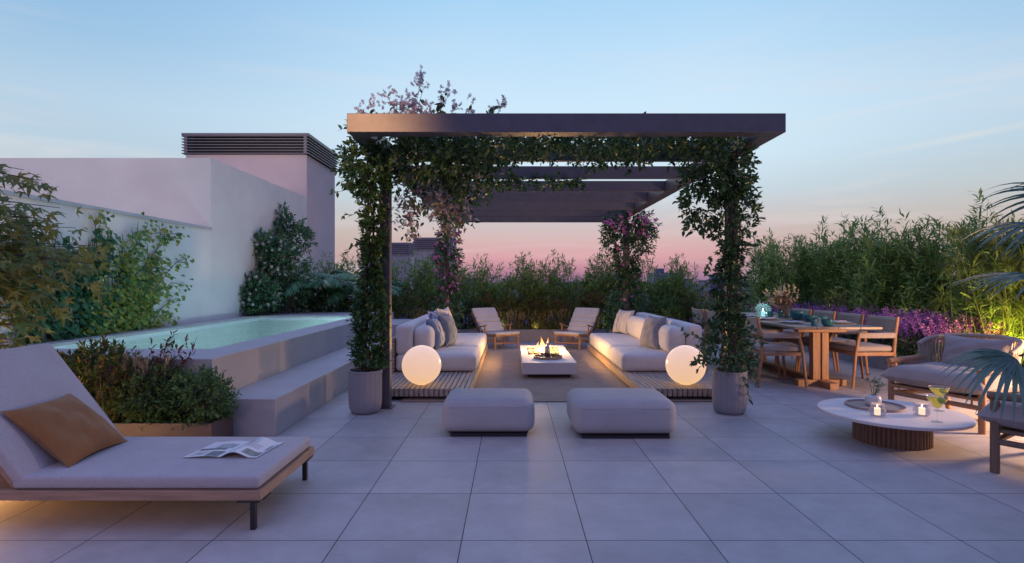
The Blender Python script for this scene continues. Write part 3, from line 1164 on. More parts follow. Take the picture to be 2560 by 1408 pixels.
# round tray with shaker, jigger and jug
m_tray = wood('tray_wood', (.30, .21, .15), 0)
m_steel = simple('steel', (.5, .5, .52), .22, .04, 4, 0, metallic=1)
m_gl = glass('clear_glass', (.97, .98, .985), .02, .02)
tc_ = (.483, 7.58)
tr = MB().lathe([(.0, .008), (.175, .008), (.178, .036), (.193, .036), (.193, 0), (.0, 0)], (tc_[0], tc_[1], zt), 48, cap0=False).build('serving_tray', m_tray, None, 30)
tag(tr, 'round wooden tray with raised rim on the fire table', 'tray')
b = thing('bottle', 'dark blue bottle with a steel collar on the round tray', 'bottle', (.475, 7.55, zt + .008))
MB().lathe([(.036, 0), (.038, .01), (.038, .07)], (.475, 7.55, zt + .008), 24).build('body', simple('bottle_brown', (.09, .05, .045), .3, .1, 4, 0), b, 40)
MB().lathe([(.0385, .07), (.0385, .125), (.036, .145), (.016, .165), (.014, .19), (.016, .192), (.016, .2)], (.475, 7.55, zt + .008), 24, cap1=True, cap0=False).build('neck', m_steel, b, 40)
jg = MB().lathe([(.022, 0), (.02, .012), (.006, .042), (.02, .078), (.018, .078), (.004, .046)], (.405, 7.53, zt + .008), 20).build('jigger', m_steel, None, 40)
tag(jg, 'small steel double jigger standing left of the bottle on the tray', 'jigger')
j = thing('glass_jug', 'clear glass jug with handle right of the bottle on the tray', 'jug', (.575, 7.58, zt + .008))
MB().lathe([(.04, 0), (.043, .01), (.043, .095), (.04, .1)], (.575, 7.58, zt + .008), 28).build('body', m_gl, j, 40)
MB().tube([(.617, 7.58, zt + .03), (.65, 7.58, zt + .04), (.652, 7.58, zt + .08), (.617, 7.58, zt + .095)], .006, 8).build('handle', m_gl, j, 60)
MB().lathe([(.038, .004), (.040, .05)], (.575, 7.58, zt + .009), 24, cap1=True).build('drink', simple('amber_drink', (.30, .26, .10), .2, .1, 4, 0), j, 40)

# ------------------------------------------------------------------ deck chairs
def deck_chair(label, loc, rz):
    r = thing('deck_chair', label, 'deck chair', loc, rz, 'reclining teak deck chairs')
    W_ = .25
    B = lambda: MB()
    for sy in (-1, 1):
        y = sy * W_
        fl = MB().tube([(.43, y, 0), (.40, y, .255)], [.019, .021], 8).build('leg', m_teakz, r, 60, world=False)
        MB().tube([(-.12, y, 0), (-.02, y * 1.06, .33)], .019, 8).build('leg', m_teakz, r, 60, world=False)
        MB().tube([(.47, y, .265), (.1, y, .235), (-.2, y, .215)], .021, 8).build('seat_rail', m_teak, r, 60, world=False)
        MB().tube([(-.12, y * .93, .20), (-.33, y * .93, .42), (-.52, y * .93, .63)], .019, 8).build('back_rail', m_teak, r, 60, world=False)
        a = MB()
        a.T = Matrix.Translation((0, sy * (W_ + .035), 0))
        a.tube([(.16, 0, .435), (.0, 0, .40), (-.36, 0, .315)], [.024, .026, .018], 8, flat=.55)
        a.build('armrest', m_teak, r, 60, world=False)
        MB().tube([(.10, sy * (W_ + .02), .22), (.10, sy * (W_ + .035), .42)], .016, 8).build('arm_post', m_teakz, r, 60, world=False)
    MB().tube([(.415, -W_, .105), (.415, W_, .105)], .017, 8).build('stretcher', m_teaky, r, 60, world=False)
    MB().tube([(-.1, -W_, .09), (-.1, W_, .09)], .017, 8).build('stretcher', m_teaky, r, 60, world=False)
    MB().box(.44, .475, -W_ - .02, W_ + .02, .235, .275, .006).build('front_rail', m_teaky, r, 30, world=False)
    sl = MB()
    for i in range(9):
        x = .38 - i * .062
        sl.box(x - .022, x + .022, -W_, W_, .232 - i * .004, .244 - i * .004)
    sl.build('seat_slats', m_teaky, r, 0, world=False)
    pad = MB()
    n = 5
    for i in range(n):
        x1, x0 = .49 - i * .132, .49 - (i + 1) * .132 + .004
        z = .262 - i * .009
        pad.box(x0, x1, -W_ - .005, W_ + .005, z, z + .05, .022, 3, .1)
    pad.build('seat_pad', m_white2, r, 60, world=False)
    bp = MB()
    a0 = Vector((-.10, 0, .26))
    dv = Vector((-.5, 0, .56)).normalized()
    nv = Vector((.56, 0, .5)).normalized()
    Lb = .59
    bounds = [0, .12, .235, .35, .59]
    for i in range(4):
        u0, u1 = bounds[i] + .002, bounds[i + 1] - .002
        m = Matrix(((dv.x, 0, nv.x, a0.x), (0, 1, 0, 0), (dv.z, 0, nv.z, a0.z), (0, 0, 0, 1)))
        bp.T = m
        bp.box(u0, u1, -W_ - .01, W_ + .01, 0, .055, .022, 3, .1)
    bp.build('back_pad', m_white2, r, 60, world=False)
    for sy in (-1, 1):
        MB().tube([(.47, sy * .18, .27), (.485, sy * .2, .235), (.47, sy * .24, .21)], .004, 5).build('tie_strap', m_white, r, 60, world=False)
    return r


# front edges from the photograph: left pair of feet, mirrored on the right
def dc(label, xa, ya, xb, yb):
    a, b = Vector((xa, ya, 0)), Vector((xb, yb, 0))
    w = (b - a).normalized()
    fwd = Vector((w.y, -w.x, 0))
    mid = (a + b) / 2 - fwd * .43
    return deck_chair(label, (mid.x, mid.y, 0), math.atan2(fwd.y, fwd.x))


dc('teak deck chair with white pads on the left, beyond the fire table', -.331, 10.32, .141, 10.62)
dc('teak deck chair with white pads on the right, beyond the fire table', .79, 10.62, 1.262, 10.32)


# ------------------------------------------------------------------ ottomans
def ottoman(label, x0, x1, y0, y1, h):
    r = thing('ottoman', label, 'ottoman', ((x0 + x1) / 2, (y0 + y1) / 2, 0), 0, 'grey upholstered ottomans')
    MB().box(x0, x1, y0, y1, .03, h, .075, 6, .08).build('cushion', m_grey, r, 180)
    MB().box(x0 + .05, x1 - .05, y0 + .05, y1 - .05, .024, .034, .002).build('base_plate', m_black, r, 0)
    MB().box(x0 + .07, x1 - .06, y0 + .02, y1 - .06, 0, .024).build('plinth', m_black, r, 0)
    pp = MB()
    z = h - .055
    k = .0035
    pp.tube([(x0 + .06, y0 - k + .002, z), (x1 - .06, y0 - k + .002, z)], .0035, 6)
    pp.build('piping', m_grey, r, 60)


ottoman('grey upholstered ottoman on the left, in front of the rug', -.565, .18, 4.52, 5.08, .295)
ottoman('slightly larger grey upholstered ottoman on the right, in front of the rug', .49, 1.315, 4.46, 5.08, .297)

# ------------------------------------------------------------------ pots
def pot(label, x, y):
    r = thing('plant_pot', label, 'pot', (x, y, 0), 0, 'ribbed grey plant pots')
    MB().lathe([(.085, 0), (.12, .004), (.138, .03), (.148, .08), (.151, .14), (.151, .36), (.153, .385)], (x, y, 0), 144, flute=.0055, nfl=54).build('body', m_pot, r, 50)
    MB().lathe([(.153, .384), (.161, .388), (.162, .404), (.15, .406), (.147, .37)], (x, y, 0), 72, cap0=False).build('rim', m_pot, r, 40)
    MB().lathe([(.147, .372), (.07, .385), (.0, .39)], (x, y, 0), 32, cap0=False).build('soil', m_soil, r, 180)


pot('ribbed grey pot at the foot of the front left pergola post', -1.405, 5.395)
pot('ribbed grey pot at the foot of the front right pergola post', 2.075, 5.375)
# ------------------------------------------------------------------ day bed, pillow, magazine
db = thing('day_bed', 'low wooden day bed with mauve woven mattress and raised backrest', 'day bed', (-2.2, 3.2, 0))
MB().box(-3.35, -1.255, 2.81, 2.85, .155, .205, .004).build('frame_rail', m_oak, db, 20)
MB().box(-3.35, -1.255, 3.54, 3.58, .155, .205, .004).build('frame_rail', m_oak, db, 20)
MB().box(-1.295, -1.2552, 2.8502, 3.5398, .155, .2048, .003).build('frame_end', wood('oak_end', (.36, .235, .165), 1), db, 20)
MB().box(-3.3, -1.3, 2.86, 3.53, .18, .196).build('slat_base', m_dark_teak, db, 0)
for (x, y, sx_, sy_) in ((-1.305, 2.845, -1, 1), (-1.305, 3.55, -1, -1), (-3.2, 2.845, 1, 1), (-3.2, 3.55, 1, -1)):
    MB().box(x - .014, x + .014, y - .014, y + .014, 0, .152, .004).build('leg', m_black, db, 20)
    br = MB()
    xa, xb = sorted((x + .045, x + sx_ * .07)) if x > -2 else sorted((x - .045, x + sx_ * .07))
    br.box(xa, xb, 2.808 if sy_ > 0 else 3.545, 2.845 if sy_ > 0 else 3.582, .146, .1545, .002)
    xx = -1.29 if x > -2 else -3.35
    ya, yb = (2.846, 2.93) if sy_ > 0 else (3.46, 3.544)
    br.box(xx, xx + .038, ya, yb, .146, .1545, .002)
    br.build('corner_bracket', m_black, db, 20)
MB().box(-2.51, -1.268, 2.82, 3.565, .207, .273, .022, 4).build('mattress', m_weave, db, 60)
bk = MB()
ang = rad(52)
bk.T = Matrix.Translation((-2.49, 0, .215)) @ Matrix.Rotation(ang, 4, 'Y')
bk.box(-.78, 0, 2.82, 3.565, 0, .066, .022, 4)
bk.build('backrest_cushion', m_weave, db, 60)
bf = MB()
bf.T = bk.T
bf.box(-.76, .02, 2.84, 3.545, -.032, -.004, .004)
bf.build('backrest_frame', m_oak, db, 20)
pillow('ochre linen pillow leaning on the day bed backrest', (-2.335, 3.2, .272), rad(3), rad(49), .50, .46, .15, m_ochre, 9, group=None)
m_page = N('printed_page')
v = m_page.co((1, 1, 1), 'UV')
mg = thing('magazine', 'open magazine lying face up on the foot of the day bed', 'magazine', (-1.6, 3.26, .274))
mg.rotation_euler = (0, 0, rad(-6))
m_paper = simple('white_paper', (.72, .72, .72), .5, .02, 4, 0)
m_ph = [simple('printed_photo_dark', (.16, .17, .19), .4, .6, 40, 0), simple('printed_photo_grey', (.36, .38, .40), .4, .5, 30, 0), simple('printed_photo_pale', (.48, .55, .56), .4, .5, 25, 0)]


def page_z(u, s):
    """height of the open page at a distance u (0..1) from the spine"""
    if s > 0:
        return .004 + .034 * math.sin(PI * min(1, u * 1.25)) ** 1.3 * (1 - u * .4) + .002 * (1 - u)
    return .004 + .011 * math.sin(PI * u) * (1 - u) + .003 * (1 - u)


for s in (-1, 1):
    wd, dp = .205, .30

    def P(u, v_, up=0):
        return (s * u * wd, (v_ - .5) * dp + .02 * s * u, page_z(u, s) + up)
    b = MB()
    b.grid(lambda u, v_: P(u, v_), 16, 2)
    b.grid(lambda u, v_: P(u * .985, v_, -.0035 * (1 - .5 * u) - .0005), 16, 2)
    b.build('page_block', m_paper, mg, 60, world=False)
    ph = [(.08, .45, .02, .30, 0), (.2, .95, .40, .52, 0), (.1, .6, .52, .78, 1)] if s < 0 else [(.12, .5, .66, .93, 2), (.5, .95, .08, .30, 0), (.93, .985, .30, .8, 1), (.85, .9, .45, .74, 0)]
    for (u0, u1, v0, v1, k) in ph:
        q = MB().grid(lambda u, v_: P(u0 + (u1 - u0) * u, v0 + (v1 - v0) * v_, .0008), 8, 1)
        q.build('printed_picture', m_ph[k], mg, 60, world=False)
    tx = MB()
    for i in range(7):
        vv = (.1 + i * .03) if s < 0 else (.42 + i * .03)
        uu = (.55, .9) if s < 0 else (.3, .72)
        tx.grid(lambda u, v_: P(uu[0] + (uu[1] - uu[0]) * (u - (.2 * u if i % 3 == 2 else 0)), vv + .008 * v_, .0008), 8, 1)
    tx.build('printed_text', m_ph[1], mg, 60, world=False)
bpy.data.materials.remove(m_page.m)

# ------------------------------------------------------------------ dining table
TZ = .735
dt = thing('dining_table', 'long rectangular teak dining table on T-shaped trestle legs', 'table', (3.7, 7.9, 0))
tp = MB()
for i in range(4):
    tp.box(3.20 + i * .25 + .001, 3.45 + i * .25 - .001, 6.38, 9.35, TZ - .03, TZ, .004)
tp.build('tabletop', wood('table_top_wood', (.27, .195, .15), 1, .4), dt, 20)
for y in (6.78, 8.9):
    MB().box(3.42, 4.0, y - .05, y + .05, .0, .075, .004).build('foot', m_teak, dt, 20)
    MB().box(3.66, 3.76, y + (-.30 if y < 8 else .052), y + (-.052 if y < 8 else .3), .0, .075, .004).build('foot', m_teaky, dt, 20)
    MB().box(3.60, 3.69, y - .045, y + .045, .076, TZ - .095, .004).build('leg', m_teakz, dt, 20)
    MB().box(3.71, 3.79, y - .045, y + .045, .076, TZ - .095, .004).build('leg', m_teakz, dt, 20)
    MB().box(3.42, 4.0, y - .05, y + .05, TZ - .093, TZ - .031, .004).build('cross_beam', m_teak, dt, 20)
MB().box(3.665, 3.745, 6.832, 8.848, .0, .07, .004).build('stretcher', m_dark_teak, dt, 20)


def dining_chair(label, loc, rz):
    """facing local +x"""
    r = thing('dining_chair', label, 'chair', loc, rz, 'teak dining chairs with woven backs')
    for sy in (-1, 1):
        MB().tube([(.275, sy * .275, 0), (.235, sy * .268, .40), (.185, sy * .262, .645)], [.015, .019, .02], 10).build('leg', m_teakz, r, 60, world=False)
        MB().tube([(-.285, sy * .265, 0), (-.235, sy * .26, .42), (-.25, sy * .258, .62), (-.285, sy * .255, .832)], [.015, .019, .02, .018], 10).build('leg', m_teakz, r, 60, world=False)
        MB().box(-.24, .205, sy * .262 - .024, sy * .262 + .024, .583, .648, .016, 3).build('padded_arm', m_seat, r, 60, world=False)
        MB().box(-.225, .225, sy * .258 - .012, sy * .258 + .012, .375, .418, .004).build('seat_rail', m_teak, r, 30, world=False)
    for x in (-.232, .228):
        MB().box(x - .012, x + .012, -.246, .246, .375, .418, .004).build('seat_rail', m_teaky, r, 30, world=False)
    MB().box(-.235, .245, -.245, .245, .42, .488, .026, 4, .12).build('seat_cushion', m_seat, r, 60, world=False)
    b = MB()
    bow = lambda v_: -.035 * math.sin(PI * v_)
    for (dx, fl) in ((.010, False), (-.010, True)):
        k = len(b.f)
        b.grid(lambda u, v_: (-.248 - .036 * u + bow(v_) + dx, -.245 + .49 * v_, .63 + .19 * u), 2, 14)
        if fl:
            b.f = b.f[:k] + [q[::-1] for q in b.f[k:]]
    b.grid(lambda u, v_: (-.284 + bow(v_) + .01 - .02 * u, -.245 + .49 * v_, .82 + .004 * math.sin(PI * u)), 2, 14)
    b.build('woven_back', m_cane, r, 60, world=False)
    c = MB()
    for i in range(34):
        v_ = .04 + .92 * i / 33
        c.tube([(-.252 + bow(v_) + .013, -.245 + .49 * v_, .66), (-.278 + bow(v_) + .013, -.245 + .49 * v_, .795)], .0042, 5)
    c.build('cord_weave', m_cane, r, 60, world=False)
    return r


ORD = ['nearest', 'second', 'third', 'farthest']
c0 = None
for k in range(4):
    for sd in (1, -1):
        y = 6.88 + k * .635
        x = 4.24 if sd > 0 else 3.17
        lb = ('%s dining chair on the lavender side of the table' if sd > 0 else '%s dining chair on the side of the table towards the potted vine') % ORD[k]
        rz = PI if sd > 0 else 0
        rz += rad(rnd.uniform(-3, 3))
        x += rnd.uniform(-.02, .02)
        if c0 is None:
            c0 = dining_chair(lb, (x, y, 0), rz)
        else:
            copy_tree(c0, (x, y, 0), rz, lb)

# ------------------------------------------------------------------ tableware
m_china = simple('white_china', (.62, .63, .66), .25, .03, 4, 0)
m_mat = simple('straw_placemat', (.40, .29, .17), .8, .15, 40, .3, 90)
m_teal = simple('teal_ceramic', (.035, .17, .20), .3, .3, 30, .1)
m_tealg = glass('teal_glass', (.35, .72, .68), .04, .22)
m_aqua = glass('aqua_glass', (.66, .93, .94), .03, .22)
m_tglass = glass('pale_glass', (.80, .88, .86), .03, .07)
m_nap = simple('lilac_napkin', (.50, .46, .56), .9, .1, 12, .2)
pl0 = None
for k in range(4):
    for sd in (1, -1):
        x, y = (4.0 if sd > 0 else 3.42), 6.9 + k * .635
        lb = '%s white plate on the %s side of the dining table' % (ORD[k], 'lavender' if sd > 0 else 'potted vine')
        lm = lb.replace('white plate', 'round straw placemat')
        if pl0 is None:
            mt0 = MB().lathe([(.185, 0), (.187, .003), (.185, .006)], (0, 0, 0), 40, cap1=True).build('placemat', m_mat, None, 40)
            tag(mt0, lm, 'placemat', 'straw placemats on the dining table')
            pl0 = thing('plate', lb, 'plate', (0, 0, 0), 0, 'plates on the dining table')
            MB().lathe([(.07, 0), (.085, .004), (.135, .012), (.14, .016), (.135, .017), (.08, .008), (0, .007)], (0, 0, 0), 40).build('dish', m_china, pl0, 40)
            MB().lathe([(.05, .009), (.07, .011), (.092, .019), (.094, .022), (.06, .014), (0, .012)], (0, 0, 0), 36).build('side_plate', m_china, pl0, 40)
            MB().box(-.085, .085, -.024, .024, .0225, .030, .003).build('napkin', m_nap, pl0, 30)
            MB().lathe([(.016, .030), (.016, .038), (.0, .038)], (0, 0, 0), 14).build('napkin_ring', m_black, pl0, 30)
            a, b = mt0, pl0
        else:
            a = copy_tree(mt0, label=lm)
            b = copy_tree(pl0, label=lb)
        a.location = (x, y, TZ + .0005)
        b.location = (x, y, TZ + .0068)
        b.rotation_euler = (0, 0, rad(rnd.uniform(-12, 12)))


def bowl(label, x, y, r_, h, name='bowl', mat=None, grp=None, z=TZ):
    o = MB().lathe([(r_ * .45, 0), (r_ * .78, h * .12), (r_ * .97, h * .5), (r_, h), (r_ * .95, h), (r_ * .9, h * .5), (r_ * .6, h * .15), (0, h * .12)], (0, 0, 0), 36).build(name, mat or m_teal, None, 40)
    o.location = (x, y, z + .0006)
    return tag(o, label, 'bowl' if name == 'bowl' else 'glass', grp)


def tumbler(label, x, y, r_, h, mat):
    o = MB().lathe([(r_ * .92, 0), (r_ * .95, .004), (r_, h), (r_ * .93, h), (r_ * .86, .01), (0, .009)], (0, 0, 0), 28).build('tumbler', mat, None, 40)
    o.location = (x, y, TZ + .0006)
    return tag(o, label, 'glass', 'teal tumblers on the dining table')


bowl('teal bowl nearest the front end of the dining table', 3.66, 6.53, .068, .075, grp='teal bowls on the dining table')
bowl('tall dark teal bowl in the middle of the table, below the dried flowers', 3.85, 7.58, .105, .115, grp='teal bowls on the dining table')
bowl('smaller teal bowl beside the tall dark teal bowl', 3.86, 7.28, .09, .08, grp='teal bowls on the dining table')
tumbler('teal tumbler just left of the nearest teal bowl', 3.52, 6.56, .036, .075, m_teal)
tumbler('teal tumbler partly hidden behind the nearest teal bowl', 3.87, 6.98, .036, .085, m_tealg)
tumbler('green glass tumbler in front of the aqua lantern', 3.68, 8.02, .038, .09, m_tealg)
tumbler('green glass tumbler between the aqua lantern and the flower vase', 3.87, 8.12, .04, .09, m_tealg)
kf = thing('cutlery', 'knife and fork lying beside the nearest plate on the vine side', 'cutlery', (3.47, 6.58, TZ))
for (a, b_) in ((.0, .02), (.035, .05)):
    MB().tube([(3.40, 6.60 + a, TZ + .004), (3.56, 6.56 + b_, TZ + .004)], .004, 6).build('knife', m_steel, kf, 60)

# aqua glass lantern with a candle
ln = thing('lantern', 'faceted aqua glass lantern with wire handle and lit candle', 'lantern', (3.69, 8.28, TZ))
MB().lathe([(.065, .001), (.072, .006), (.112, .09), (.112, .115), (.062, .19), (.06, .2)], (3.69, 8.28, TZ), 10, cap0=True).build('glass', m_aqua, ln, 15)
MB().lathe([(.062, .19), (.064, .205), (.058, .205)], (3.69, 8.28, TZ), 24, cap0=False).build('collar', m_steel, ln, 40)
MB().tube([(3.69 + .075 * math.cos(a), 8.27 - .03, TZ + .195 + (.075 * math.sin(a) if a < PI else 0)) for a in np.linspace(2.4, 3.9, 7)], .005, 6).build('handle', m_white, ln, 60)
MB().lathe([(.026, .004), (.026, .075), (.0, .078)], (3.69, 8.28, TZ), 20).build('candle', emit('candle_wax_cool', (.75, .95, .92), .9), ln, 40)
MB().lathe([(.002, .078), (.010, .092), (.004, .112), (.0005, .125)], (3.69, 8.28, TZ), 10).build('candle_flame', emit('candle_flame', (1, .86, .6), 6), ln, 60)
lamp('lantern_light', 'POINT', (3.69, 8.28, TZ + .14), .5, (.9, 1, .95), .015)
MB().tube([(3.66, 8.24, TZ + .075), (3.65, 8.24, TZ + .145), (3.73, 8.24, TZ + .145), (3.72, 8.24, TZ + .075)], .003, 6).build('candle_holder', m_white, ln, 60)

# vase with dried flowers
vz = thing('glass_vase', 'round clear glass vase holding dried flowers', 'vase', (3.9, 8.0, TZ))
MB().lathe([(.035, .001), (.055, .008), (.078, .06), (.07, .1), (.042, .135), (.05, .155), (.047, .155), (.039, .135)], (3.9, 8.0, TZ), 36).build('body', m_tglass, vz, 60)
fl = thing('dried_flowers', 'bushy bunch of cream and brown dried flowers in the glass vase', 'bouquet', (3.9, 8.0, TZ + .02))
n = 46
D = nrm(np.c_[rng.normal(0, .5, n) - .05, rng.normal(0, .45, n), rng.uniform(.75, 1.2, n)])
Ln = rsize(n, .24, .44)
base = np.array([3.9, 8.0, TZ + .03])
P0 = base + np.c_[rng.normal(0, .012, n), rng.normal(0, .012, n), np.zeros(n)]
tips = P0 + D * Ln[:, None]
stm = MB()
for a, b_ in zip(P0, tips):
    stm.tube([a, (a + b_) / 2 + [0, 0, .02], b_], .0022, 4)
stm.build('stems', simple('dry_stem', (.16, .12, .06), .9, .2, 30, 0), fl, 60)
pp, dd = sprigs(tips - D * .06, D, 7, .08, 1.0)
scatter('cream_petals', L_diamond(.5, .1), pp, dd, rsize(len(pp), .018, .034), leafmat('cream_petal', [(.30, .23, .11), (.48, .40, .24), (.58, .52, .36)], .2), fl)
k = rng.integers(0, n, 26)
pp, dd = sprigs((P0 + D * (Ln * .55)[:, None])[k], D[k] + rng.normal(0, .6, (26, 3)), 4, .08, 1.0)
scatter('brown_leaves', L_ovate(.3), pp, dd, rsize(len(pp), .05, .085), leafmat('dry_leaf', [(.10, .06, .04), (.2, .13, .08), (.17, .13, .12)], .2), fl)

# ------------------------------------------------------------------ coffee table
cx, cy, cz = 2.98, 4.42, .232
ct = thing('coffee_table', 'low round coffee table with white stone top on fluted drum base', 'coffee table', (cx, cy, 0))
MB().lathe([(.50, -.026), (.512, -.022), (.514, -.012), (.514, -.004), (.510, 0), (0, 0)], (cx, cy, cz), 96).build('table_top', m_cement, ct, 40)
MB().lathe([(.252, 0), (.252, cz - .027)], (cx, cy, 0), 52 * 6, flute=.013, nfl=52).build('drum_base', wood('fluted_wood', (.17, .10, .07), 2), ct, 50)
tr = MB().lathe([(0, .006), (.20, .006), (.204, .018), (.212, .018), (.214, 0), (0, 0)], (2.95, 4.58, cz + .0006), 64, cap0=False).build('round_tray', simple('taupe_tray', (.30, .24, .23), .6, .06, 5, 0), None, 30)
tag(tr, 'shallow round taupe tray on the coffee table under the white vase', 'tray')
tz = cz + .007
vs_ = thing('vase', 'small squat white ceramic vase on the taupe tray', 'vase', (2.95, 4.60, tz))
MB().lathe([(.045, 0), (.055, .006), (.058, .03), (.058, .062), (.052, .08), (.036, .086), (.03, .084), (.03, .06)], (2.95, 4.60, tz), 40).build('body', m_china, vs_, 60)
sp = thing('eucalyptus_sprig', 'blue-green leafy sprig standing in the small white vase', 'sprig', (2.95, 4.60, tz + .03))
tips = [(2.90, 4.62, tz + .30), (2.965, 4.6, tz + .235), (3.02, 4.58, tz + .26), (3.05, 4.62, tz + .17), (2.99, 4.55, tz + .19)]
sm = MB()
PP, DD = [], []
for q in tips:
    a = Vector((2.95, 4.60, tz + .05))
    b = Vector(q)
    m_ = (a + b) / 2 + Vector((0, 0, .03))
    pts = [a, a.lerp(m_, .6), m_.lerp(b, .4), b]
    sm.tube(pts, [.0022, .002, .0016, .001], 5)
    for i in range(11):
        u = .3 + .7 * i / 10
        c = (m_.lerp(b, (u - .5) * 2) if u > .5 else a.lerp(m_, u * 2))
        s_ = 1 if i % 2 else -1
        dd = (b - a).cross(Vector((0, 1, .3))).normalized() * s_
        PP.append(c)
        DD.append(dd + Vector((rnd.gauss(0, .4), rnd.gauss(0, .4), .3)))
sm.build('stems', m_stem, sp, 60)
scatter('leaves', L_ovate(.42, .03), PP, DD, rsize(len(PP), .022, .038), leafmat('eucalyptus', [(.09, .15, .14), (.16, .24, .24), (.10, .14, .10)], .2), sp)


def candle_jar(label, x, y):
    r = thing('candle_jar', label, 'candle holder', (x, y, cz), 0, 'grey glass candle jars')
    MB().lathe([(.036, .001), (.048, .006), (.058, .03), (.056, .052), (.045, .068), (.047, .082), (.049, .092), (.046, .092), (.042, .068)], (x, y, cz), 36).build('glass', m_smoke, r, 60)
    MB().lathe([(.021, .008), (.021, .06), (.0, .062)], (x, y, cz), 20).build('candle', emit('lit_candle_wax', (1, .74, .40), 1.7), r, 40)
    MB().lathe([(.002, .062), (.006, .07), (.003, .08), (.0005, .086)], (x, y, cz), 10).build('candle_flame', emit('small_flame', (1, .8, .45), 8), r, 60)
    lamp('candle_light', 'POINT', (x, y, cz + .075), .25, WARM, .012)


m_smoke = glass('smoke_glass', (.66, .69, .82), .03, .24)
candle_jar('smoky glass candle jar in front of the tray on the coffee table', 2.77, 4.27)
candle_jar('smoky glass candle jar beside the two cocktail glasses', 3.115, 4.28)


def cocktail(label, x, y):
    r = thing('cocktail_glass', label, 'cocktail', (x, y, cz), 0, 'cocktail glasses')
    R_ = .068
    MB().lathe([(.036, .0015), (.03, .004), (.006, .008), (.004, .02), (.0038, .085), (.012, .095), (.03, .112), (.036, .135), (.052, .15), (R_, .178), (R_, .186), (R_ - .003, .186), (.05, .153), (.033, .136), (.027, .115), (.003, .097)], (x, y, cz), 36).build('glass', m_gl, r, 60)
    MB().lathe([(.004, .099), (.026, .116), (.0335, .137), (.0505, .154), (.063, .173), (0, .174)], (x, y, cz), 32).build('drink', m_drink, r, 60)
    o = MB()
    o.T = Matrix.Translation((x - .01, y - .05, cz + .166)) @ Matrix.Rotation(rad(64), 4, 'X')
    o.lathe([(.026, 0), (.027, .003), (.0, .003)], (0, 0, 0), 24)
    o.build('lime_slice', m_lime, r, 40)
    scatter('mint_leaves', L_ovate(.35), [(x + .03, y - .03, cz + .174)] * 3, [(1, -.3, .4), (.5, -.6, .5), (.9, .3, .35)], [.034, .028, .03], m_mint, r)
    MB().lathe([(R_ - .004, .1855), (R_ + .001, .1875), (R_ - .0005, .1895)], (x, y, cz), 36, cap0=False).build('salt_rim', m_white, r, 60)


m_drink = leafmat('lime_drink', [(.88, .84, .14), (.88, .84, .14)], .55, .2, gain=1)
_t = m_drink.node_tree
_o = _t.nodes['Material Output']
_s = _o.inputs[0].links[0].from_socket
_tr = _t.nodes.new('ShaderNodeBsdfTransparent')
_tr.inputs[0].default_value = (1, .95, .35, 1)
_mx = _t.nodes.new('ShaderNodeMixShader')
_mx.inputs[0].default_value = .25
_t.links.new(_s, _mx.inputs[1])
_t.links.new(_tr.outputs[0], _mx.inputs[2])
_t.links.new(_mx.outputs[0], _o.inputs[0])
m_lime = simple('lime_slice', (.42, .55, .14), .5, .3, 60, 0)
m_mint = leafmat('mint_leaf', [(.02, .07, .02), (.05, .12, .03)], .2)
cocktail('cocktail glass of lime drink standing nearest the table edge', 3.08, 4.08)
cocktail('cocktail glass of lime drink standing farther back on the coffee table', 3.36, 4.43)


